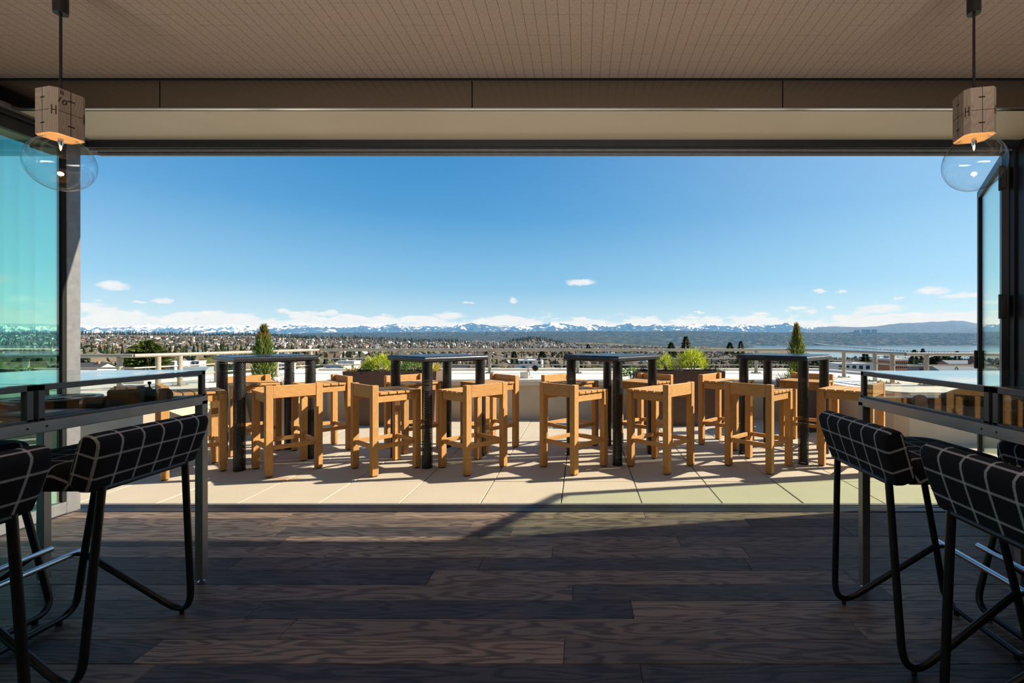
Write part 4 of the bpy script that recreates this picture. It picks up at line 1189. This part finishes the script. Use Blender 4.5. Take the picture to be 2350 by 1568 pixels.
# ---- trees and houses -------------------------------------------------
def tri_mesh(name, V, Fc, mats, mi=None, smooth=False):
    me = bpy.data.meshes.new(name); me.from_pydata([tuple(v) for v in V], [], [tuple(f) for f in Fc])
    for m in mats: me.materials.append(m)
    if mi is not None: me.polygons.foreach_set('material_index', np.asarray(mi, dtype=np.int32))
    if smooth: me.polygons.foreach_set('use_smooth', [True]*len(me.polygons))
    me.update(); return me
def conifer_geo(seed, tiers=6, sides=9, w=.22):
    rnd = random.Random(seed); V = []; Fc = []
    for k in range(tiers):
        zb = .08+.80*k/tiers; zt = min(1.0, zb+.36*(1-.45*k/tiers)); r = w*(1-k/tiers*.86)
        o = len(V); V.append((rnd.uniform(-.01,.01), rnd.uniform(-.01,.01), zt))
        for s in range(sides):
            a = 2*PI*(s+rnd.uniform(-.25,.25))/sides; rr = r*rnd.uniform(.68,1.2); V.append((rr*math.cos(a), rr*math.sin(a), zb+rnd.uniform(-.05,.03)))
        for s in range(sides): Fc.append((o, o+1+s, o+1+(s+1)%sides))
    o = len(V)
    for z in (0, .15):
        for s in range(4): V.append((.02*math.cos(s*PI/2), .02*math.sin(s*PI/2), z))
    for s in range(4): Fc.append((o+s, o+(s+1)%4, o+4+(s+1)%4)); Fc.append((o+s, o+4+(s+1)%4, o+4+s))
    return np.array(V), Fc
def crown_geo(seed, w=.5):
    bm = bmesh.new(); bmesh.ops.create_icosphere(bm, subdivisions=2, radius=1); rnd = random.Random(seed); V = []
    for v in bm.verts:
        k = rnd.uniform(.72, 1.12); V.append((v.co.x*w*k, v.co.y*w*k, .55+v.co.z*.45*k))
    bm.verts.index_update(); Fc = [tuple(v.index for v in f.verts) for f in bm.faces]; bm.free(); return np.array(V), Fc
def twig_geo(seed, depth=5):
    rnd = random.Random(seed); V = []; Fc = []
    def br(p, d, L, r, lev):
        q = p+d*L; s = d.cross(Vector((rnd.uniform(-1,1), rnd.uniform(-1,1), .2))).normalized(); s2 = d.cross(s)
        o = len(V)
        for b, rr in ((p, r), (q, r*.6)):
            for a in (0, 2.1, 4.2): V.append(tuple(b+(s*math.cos(a)+s2*math.sin(a))*rr))
        for k in range(3):
            k2 = (k+1) % 3; Fc.append((o+k, o+k2, o+3+k2)); Fc.append((o+k, o+3+k2, o+3+k))
        if lev == 0: return
        for _ in range(3 if lev > 1 else 4):
            nd = (d+Vector((rnd.uniform(-.85,.85), rnd.uniform(-.85,.85), rnd.uniform(-.1,.6)))).normalized()
            br(q-d*L*rnd.uniform(0, .3), nd, L*rnd.uniform(.6,.82), max(r*.58, .0065), lev-1)
    br(Vector((0,0,0)), Vector((0,0,1)), .26, .022, depth)
    return np.array(V), Fc
def house_geo(w=1.0, d=.8, h=.5, roof=.38):
    x, y = w/2, d/2
    V = [(-x,-y,0),(x,-y,0),(x,y,0),(-x,y,0),(-x,-y,h),(x,-y,h),(x,y,h),(-x,y,h),(-x,0,h+roof),(x,0,h+roof),
         (-x*1.08,-y*1.12,h-.03),(x*1.08,-y*1.12,h-.03),(x*1.08,0,h+roof+.02),(-x*1.08,0,h+roof+.02),(x*1.08,y*1.12,h-.03),(-x*1.08,y*1.12,h-.03)]
    Fc = [(0,1,5,4),(2,3,7,6),(1,2,6,9,5),(3,0,4,8,7),(10,11,12,13),(13,12,14,15)]
    return np.array(V), Fc, [0,0,0,0,1,1]
def rnd_color(name, stops, rough=.9):
    def f(t):
        r = t.math('FRACT', t.math('ADD', t.math('MULTIPLY', geo(t).outputs['Random Per Island'], 5.3), t.math('MULTIPLY', orand(t), 3.7)))
        d = t.new('ShaderNodeBsdfDiffuse'); t.put(d.inputs[0], t.ramp(r, stops, 'CONSTANT')); return d.outputs[0]
    return mat(name, f)
M_hwall = rnd_color('house_wall', [(0,(.78,.76,.72)),(.3,(.70,.66,.58)),(.48,(.62,.66,.70)),(.62,(.80,.79,.77)),(.80,(.42,.22,.16)),(.88,(.35,.36,.38))])
M_hroof = rnd_color('house_roof', [(0,(.10,.095,.09)),(.25,(.17,.15,.135)),(.45,(.30,.29,.28)),(.65,(.22,.13,.095)),(.78,(.50,.49,.47)),(.9,(.12,.13,.15))])
M_con = leaf_mat('conifer_green', (.010,.022,.010), (.028,.045,.018), (.050,.062,.022))
M_conb = leaf_mat('bluish_conifer', (.012,.024,.018), (.03,.05,.034))
M_bare = noisy('bare_branch', (.10,.075,.055), (.17,.135,.105), .4, .95)
M_crown = leaf_mat('bare_winter_crown', (.12,.095,.07), (.20,.165,.125), (.25,.205,.15))
M_olive = leaf_mat('olive_broad_crown', (.05,.06,.02), (.10,.11,.035), (.14,.13,.05))
CON = [conifer_geo(s, w=.17+.03*s) for s in range(3)]; CRW = [crown_geo(s+10, .42+.05*s) for s in range(3)]; HOU = [house_geo(), house_geo(1.2,.7,.55,.30), house_geo(.8,.8,.7,.34)]
me_con = [tri_mesh('conifer', *g, [M_con if i < 2 else M_conb]) for i, g in enumerate(CON)]
me_crw = [tri_mesh('bare_tree', *g, [M_crown if i < 2 else M_olive]) for i, g in enumerate(CRW)]
me_hou = [tri_mesh('house', g[0], g[1], [M_hwall, M_hroof], g[2]) for g in HOU]
def joined(items, geos, name, mats):
    Vs, Fs, mi, o = [], [], [], 0
    for (x, y, z, sx, sz, rot, gi) in items:
        g = geos[gi]; V = g[0]; c, s = math.cos(rot), math.sin(rot)
        W_ = np.stack([(V[:,0]*c-V[:,1]*s)*sx+x, (V[:,0]*s+V[:,1]*c)*sx+y, V[:,2]*sz+z], 1)
        Vs.append(W_); Fs += [tuple(k+o for k in f) for f in g[1]]; o += len(V)
        mi += (g[2] if len(g) > 2 else [0]*len(g[1]))
    me = tri_mesh(name, np.concatenate(Vs), Fs, mats, mi)
    ob = bpy.data.objects.new(name, me); COL.objects.link(ob); return tag(ob, kind='stuff')
def visible(x, y, ztop):
    lim = .060 if -.45 < x/y < .25 else .082
    return (EYE-ztop)/y < lim
def inview(x, y): return -1.12 < x/y < .92
trees, crowns, houses = [], [], []
rg = random.Random(4)
for _ in range(19000):
    t_ = rg.uniform(-1.35, 1.1); Y = 260+2700*rg.random()**1.1; x = t_*Y
    if t_ > .30 and Y > 2350: continue
    z = height(x, Y)
    if z < -97: continue
    lawn = math.sin(x*.004+1.0)*math.sin(Y*.006+.5) > .55 and -.6 < t_ < 0
    k = rg.random()
    dens = math.sin(x*.006+Y*.002)*.5+math.sin(x*.0023-Y*.0041)*.5
    ridge_top = (Y > 2300 and t_ < -.25) or (-.15 < t_ < -.04 and 2350 < Y < 2900)
    if Y < 1150 and -.45 < t_ < .55 and k > .12 and k < .34: k = .6 if k < .30 else .38
    if ridge_top and k < .55: trees.append((x, Y, z, rg.uniform(14,24), rg.uniform(14,27), rg.uniform(0,6.3), rg.choice((0,1,2))))
    elif lawn:
        if k < .10: trees.append((x, Y, z, rg.uniform(9,14), rg.uniform(12,20), rg.uniform(0,6.3), rg.choice((0,1,2))))
    elif t_ < .33 and k < .20-.12*dens and Y > 420:
        s = rg.uniform(8,14); houses.append((x, Y, z-.5, s, s*.9, rg.choice((0, PI/2))+rg.uniform(-.2,.2), rg.choice((0,1,2))))
    elif k < .40: trees.append((x, Y, z, rg.uniform(9,17), rg.uniform(9,20), rg.uniform(0,6.3), rg.choice((0,1,2))))
    elif k < .93: 
        s = rg.uniform(9,15); crowns.append((x, Y, z-1, s, s*rg.uniform(.7,1.0), rg.uniform(0,6.3), rg.choice((0,0,1,1,2))))
for _ in range(2600):      # forest on the plateau across the water
    t_ = rg.uniform(-.6, 1.25); Y = rg.uniform(6700, 8450); x = t_*Y; z = height(x, Y)
    if z < -90: continue
    trees.append((x, Y, z-2, rg.uniform(14,26), rg.uniform(18,34), rg.uniform(0,6.3), 2))
trees = [q for q in trees if visible(q[0], q[1], q[2]+q[4])]; crowns = [q for q in crowns if visible(q[0], q[1], q[2]+q[4])]; houses = [q for q in houses if visible(q[0], q[1], q[2]+q[4])]
def place(items, meshes, geos, name, label, cat, group, mats, stuff_name, n=290):
    items.sort(key=lambda q: (not inview(q[0], q[1]), -q[4]/q[1]))
    for q in items[:n]:
        o = bpy.data.objects.new(name, meshes[q[6]]); COL.objects.link(o); o.location = q[:3]; o.scale = (q[3], q[3], q[4]); o.rotation_euler = (0,0,q[5])
        tag(o, label, cat, group)
    if items[n:]: tag(joined(items[n:], geos, stuff_name, mats), label+', the many farther ones')
place(trees, me_con, CON, 'conifer', 'dark green conifer among the houses below the terrace', 'tree', 'conifers of the town below', [M_con], 'conifer_woods')
place(crowns, me_crw, CRW, 'bare_tree', 'brownish bare winter tree among the houses below the terrace', 'tree', 'bare trees of the town below', [M_crown], 'bare_woods')
place(houses, me_hou, HOU, 'house', 'small pale house on the distant hillside', 'house', 'houses on the distant hillside', [M_hwall, M_hroof], 'far_houses')

# nearer bare trees with real branches
TW = [tri_mesh('branching_tree', *twig_geo(s), [M_bare]) for s in range(4)]
rg = random.Random(11)
for k in range(125):
    t_ = rg.uniform(-1.0, .9) if k < 60 else rg.uniform(-.1, .42); Y = rg.uniform(120, 330); x = t_*Y; h = rg.uniform(9, 15)
    z = EYE-Y*(rg.uniform(.040, .056) if -.5 < t_ < .4 else rg.uniform(.045,.07))-h
    o = bpy.data.objects.new('branching_tree', TW[k % 4]); COL.objects.link(o); o.location = (x, Y, z); o.scale = (h*1.15, h*1.15, h); o.rotation_euler = (0,0,rg.uniform(0,6.3))
    tag(o, 'bare grey-brown branching tree just below the terrace railing', 'tree', 'bare branching trees below the railing')
# large single evergreens
def big_evergreen(px, py_top, py_bot, wpx, Y, label, m=M_con, n=1500, broad=False):
    s = Y/FPX; h = (py_bot-py_top)*s; w_ = wpx*s; x = (px-CX)*s; z0 = EYE-(py_bot-HY)*s
    r = thing('evergreen_tree', label, 'tree', (x, Y, z0)); mb = MB()
    for _ in range(n):
        q = random.random(); a = random.uniform(0, 2*PI)
        if broad: prof = w_*.5*math.sin(min(1, .18+q*.9)*PI)**.6
        else: prof = w_*.5*(1-q)**.85
        lay = .82+.18*math.sin(q*34+2*a)
        rr = prof*random.uniform(.45, 1)*lay
        blade(mb, (rr*math.cos(a), rr*math.sin(a), h*(.05+q*.93)), (math.cos(a), math.sin(a), random.uniform(-.1,.5)), w_*.16*random.uniform(.6,1.2), w_*.075, .5, 2)
    mb.build('foliage', m, r); MB().tube([(0,0,-6),(0,0,h*.9)], w_*.03, 6, r2=w_*.006).build('trunk', M_bark, r); return r
M_pine = leaf_mat('olive_pine', (.04,.06,.012), (.09,.12,.025), (.15,.17,.045))
M_rust = leaf_mat('rusty_conifer', (.05,.045,.018), (.11,.08,.035))
big_evergreen(338, 783, 850, 82, 150, 'broad olive pine rising over the left end of the railing', M_pine, 2200, True)
big_evergreen(1180, 806, 838, 24, 200, 'compact dark conifer below the rail, left of the floodlight', n=900)
big_evergreen(1244, 805, 828, 26, 240, 'compact dark conifer behind the floodlight arm', n=900)
big_evergreen(1574, 772, 815, 30, 260, 'rusty topped conifer rising just left above the round golden shrub', M_rust, 1000)
big_evergreen(1540, 786, 818, 28, 270, 'dark green conifer left of the rusty topped conifer', n=900)
big_evergreen(1675, 786, 815, 26, 300, 'dark conifer between round shrub and rightmost table', n=800)
big_evergreen(1700, 783, 815, 22, 320, 'slim dark conifer at the left of the rightmost table top', n=700)
big_evergreen(1986, 808, 845, 30, 260, 'dark layered conifer in front of the lake, left of the brick building', n=900)
big_evergreen(2098, 803, 838, 26, 330, 'dark conifer right of the brick building', n=800)
big_evergreen(2118, 800, 838, 22, 340, 'tall dark conifer in front of the lake, near the clock tower', n=800)
big_evergreen(2160, 812, 842, 50, 320, 'wide dark tree left of the clock tower', n=1000, broad=True)
big_evergreen(2197, 806, 842, 24, 330, 'dark conifer just left of the clock tower', n=800)
big_evergreen(1350, 790, 812, 18, 420, 'small dark conifer above the third black table', n=600)
big_evergreen(1705, 812, 850, 40, 190, 'rounded green tree under the left edge of the rightmost table', M_pine, 900, True)
big_evergreen(1870, 825, 858, 26, 150, 'dark green tree under the right edge of the rightmost table', n=800, broad=True)
big_evergreen(2195, 842, 850, 10, 150, 'tiny dark shrub by the flat roofs', n=200)

# nearer buildings, each with walls, roof and windows
def plain(name, c, rough=.8): return noisy(name, c, tuple(v*1.08 for v in c), .5, rough)
M_bw = plain('white_wall', (.72,.71,.68)); M_bc = plain('cream_wall', (.62,.55,.44)); M_bb = plain('blue_grey_wall', (.38,.47,.56)); M_bbrick = noisy('orange_brick', (.42,.17,.08), (.50,.21,.10), 2.0, .9)
M_bg = plain('grey_wall', (.30,.29,.28)); M_bm = plain('mauve_wall', (.26,.20,.20)); M_rd = plain('dark_shingle', (.055,.055,.06)); M_rg = plain('grey_shingle', (.24,.27,.26)); M_rl = plain('light_flat_roof', (.55,.54,.52)); M_rb = plain('blue_grey_roof', (.10,.125,.155))
M_win = mat('dark_window', lambda t: bsdf(t, (.03,.04,.055), .1, 0, None, .6)); M_tower = plain('dark_red_brick', (.17,.09,.075))
def building(px, py_top, py_bot, wpx, Y, label, wall, roof, kind='gable', dep=.8, rz=0.0, nwin=(3,1), cat='house', name='town_house'):
    s = Y/FPX; w_ = wpx*s; h = (py_bot-py_top)*s; d = w_*dep; r = thing(name, label, cat, ((px-CX)*s, Y, EYE-(py_bot-HY)*s), rz)
    base = -8.0
    if kind in ('gable', 'gable_front'):
        wh = h*.52; MB().box((-w_/2, -d/2, base), (w_/2, d/2, wh)).build('wall', wall, r)
        ov = w_*.04; mb = MB()
        if kind == 'gable':
            for q in (-1, 1): mb.add([(-w_/2-ov, q*(d/2+ov), wh-.02*h), (w_/2+ov, q*(d/2+ov), wh-.02*h), (w_/2+ov, 0, h), (-w_/2-ov, 0, h)], [(0,1,2,3)])
            gv = [(-w_/2,-d/2,wh),(-w_/2,d/2,wh),(-w_/2,0,h*.98)]; gv2 = [(w_/2,-d/2,wh),(w_/2,d/2,wh),(w_/2,0,h*.98)]
        else:
            for q in (-1, 1): mb.add([(q*(w_/2+ov), -d/2-ov, wh-.02*h), (q*(w_/2+ov), d/2+ov, wh-.02*h), (0, d/2+ov, h), (0, -d/2-ov, h)], [(0,1,2,3)])
            gv = [(-w_/2,-d/2,wh),(w_/2,-d/2,wh),(0,-d/2,h*.98)]; gv2 = [(-w_/2,d/2,wh),(w_/2,d/2,wh),(0,d/2,h*.98)]
        ro = mb.build('roof', roof, r); so_ = ro.modifiers.new('thick', 'SOLIDIFY'); so_.thickness = .12
        g = MB(); g.add(gv+gv2, [(0,1,2),(3,4,5)]); g.build('gable_wall', wall, r)
        MB().box((w_*.18, -d*.1, wh), (w_*.24, d*.0, h*1.12)).build('chimney', M_bbrick, r)
    elif kind == 'flat':
        wh = h*.9; MB().box((-w_/2, -d/2, base), (w_/2, d/2, wh)).build('wall', wall, r); MB().box((-w_/2-.2, -d/2-.2, wh), (w_/2+.2, d/2+.2, h)).build('roof', roof, r)
        MB().box((-w_*.2, -d*.2, h), (-w_*.05, d*.1, h+h*.14)).build('roof_box', M_bg, r)
    elif kind == 'vault':
        wh = h*.25; MB().box((-w_/2, -d/2, base), (w_/2, d/2, wh)).build('wall', wall, r)
        mb = MB(); k_ = 12; vs = []
        for q in (-1, 1):
            for i in range(k_+1): a = PI*i/k_; vs.append((q*w_/2, -d/2*math.cos(a), wh+(h-wh)*math.sin(a)))
        mb.add(vs, [(i, i+1, k_+2+i, k_+1+i) for i in range(k_)]+[tuple(range(k_+1)), tuple(range(2*k_+1, k_, -1))]); mb.build('roof', roof, r, True)
    elif kind == 'tower':
        wh = h*.62; MB().box((-w_/2, -d/2, base), (w_/2, d/2, wh)).build('wall', wall, r)
        MB().box((-w_*.6, -d*.6, wh), (w_*.6, d*.6, wh+h*.05)).build('cornice', wall, r); MB().box((-w_*.34, -d*.34, wh+h*.05), (w_*.34, d*.34, h*.86)).build('lantern', wall, r)
        MB().lathe([(w_*.45, h*.86), (w_*.02, h)], 8).build('roof', M_rd, r)
    nx, nz = nwin
    for i in range(nx):
        for j in range(nz):
            cx = -w_/2+w_*(i+.5)/nx; hw = w_/nx*.28; z0 = wh*(.12+.86*j/nz) if nz > 1 else wh*.25; z1 = z0+wh*.55/nz
            wi = MB().box((cx-hw, -d/2-.06, z0), (cx+hw, -d/2+.02, z1)).build('window', M_win, r)
            if nx*nz < 6: MB().box((cx-hw*1.2, -d/2-.05, z0-.1), (cx+hw*1.2, -d/2+.01, z0)).build('sill', M_bw, wi)
    return r
building(216, 833, 858, 62, 130, 'cream house with a dark shingle roof at the far left below the rail', M_bc, M_rd)
building(290, 833, 856, 22, 150, 'narrow white flat roofed house right of the cream house', M_bw, M_rl, 'flat')
building(392, 829, 858, 54, 160, 'white flat roofed apartment block seen between the left railing posts', M_bw, M_rl, 'flat', nwin=(4,2), cat='building', name='apartment_building')
building(458, 841, 862, 64, 120, 'low building with a curved pale grey roof left of the leftmost black table', M_bg, M_rg, 'vault', nwin=(3,1), cat='building', name='vaulted_building')
building(452, 828, 840, 26, 240, 'small cream flat house above the curved grey roof', M_bc, M_rl, 'flat')
building(690, 846, 860, 26, 110, 'small dark brown gabled house under the leftmost black table', M_bg, M_rg, 'gable_front', nwin=(2,1))
building(645, 834, 850, 46, 170, 'white house with grey flat roof behind the leftmost pink heather', M_bw, M_rl, 'flat', nwin=(4,1))
building(738, 845, 860, 34, 115, 'pale blue gabled house with a grey green roof, left of the left planter', M_bb, M_rg, 'gable_front', nwin=(2,1))
building(764, 846, 860, 26, 112, 'white gabled house with a grey green roof, against the left planter', M_bw, M_rg, 'gable_front', nwin=(2,1))
building(776, 836, 860, 44, 135, 'blue grey house with white trim left of the long left planter', M_bb, M_rl, 'flat', nwin=(3,1))
building(800, 828, 845, 40, 220, 'white flat roofed building behind the blue grey house', M_bw, M_rl, 'flat')
building(1068, 841, 860, 56, 125, 'house with a broad dark roof and chimneys right of the second black table', M_bg, M_rd, 'gable', nwin=(4,1))
building(1150, 846, 862, 88, 110, 'long grey flat roof building left of the floodlight', M_bg, M_bg, 'flat', dep=.4, nwin=(5,1), cat='building', name='flat_building')
building(1268, 845, 862, 84, 110, 'long pale grey roof building right of the floodlight', M_bw, M_rl, 'gable', dep=.3, nwin=(5,1), cat='building', name='flat_building')
building(1215, 826, 836, 60, 330, 'long low white building below the rail at the photo centre', M_bw, M_rl, 'flat', nwin=(6,1), cat='building', name='flat_building')
building(2040, 822, 866, 54, 290, 'orange brick building with rows of windows in front of the lake', M_bbrick, M_rl, 'flat', dep=.9, rz=.30, nwin=(9,4), cat='building', name='brick_building')
building(1955, 833, 850, 92, 230, 'low white and grey flat roofs left of the orange brick building', M_bw, M_rl, 'flat', dep=.5, nwin=(6,1), cat='building', name='flat_building')
building(2118, 838, 866, 46, 210, 'plain mauve grey block right of the orange brick building', M_bm, M_bm, 'flat', nwin=(1,1), cat='building', name='plain_building')
building(2205, 838, 866, 130, 200, 'wide building with a blue grey roof at the far right below the rail', M_bg, M_rb, 'gable', dep=.5, nwin=(5,1), cat='building', name='wide_building')
building(2210, 827, 842, 90, 280, 'long dark blue roof behind the wide blue grey roof', M_bm, M_rb, 'gable', dep=.4, nwin=(6,1), cat='building', name='wide_building')
building(2232, 814, 842, 12, 270, 'dark red brick clock tower against the lake', M_tower, M_rd, 'tower', dep=1.0, nwin=(2,2), cat='tower', name='clock_tower')
# towers across the lake
for i, (px, hp, wp) in enumerate([(1942,5,8),(1954,6,8),(1966,11,10),(1983,12,9),(1992,12,8),(2006,12,9),(2016,5,6),(1930,4,6)]):
    Yt = 8150; s = Yt/FPX; zt = EYE+(HY-768+hp)*s
    tag(B((-wp*s/2, -20, -hp*s*1.6), (wp*s/2, 20, 0)).build('office_tower', M_bg, None, loc=((px-CX)*s, Yt, zt-(1 if i%2 else 6))), 'hazy office tower in the skyline across the lake', 'tower', 'office towers across the lake')
# floating bridge
br = thing('lake_bridge', 'long pale bridge curving across the lake', 'bridge', (0,0,0))
bp = []
for px, Yb, zb in [(1838,6900,-50),(1862,6500,-66),(1900,6000,-88),(1960,5000,-92),(2030,4000,-93),(2100,3400,-90),(2160,3000,-84),(2230,2800,-80)]:
    bp.append(Vector(((px-CX)/FPX*Yb, Yb, zb)))
mb = MB()
for a, b in zip(bp[:-1], bp[1:]):
    d = (b-a); n_ = Vector((-d.y, d.x, 0)).normalized()*9
    vs = [a-n_, a+n_, b+n_, b-n_]; mb.add([tuple(v) for v in vs]+[tuple(v-Vector((0,0,4))) for v in vs], [(0,1,2,3),(7,6,5,4),(0,4,5,1),(1,5,6,2),(2,6,7,3),(3,7,4,0)])
mb.build('deck', M_rl, br)
for a, b in zip(bp[2:-1], bp[3:]):
    for k in range(9):
        p = a+(b-a)*k/9; MB().box((p.x-2.5, p.y-2.5, -108), (p.x+2.5, p.y+2.5, p.z-3)).build('pier', M_bg, br)
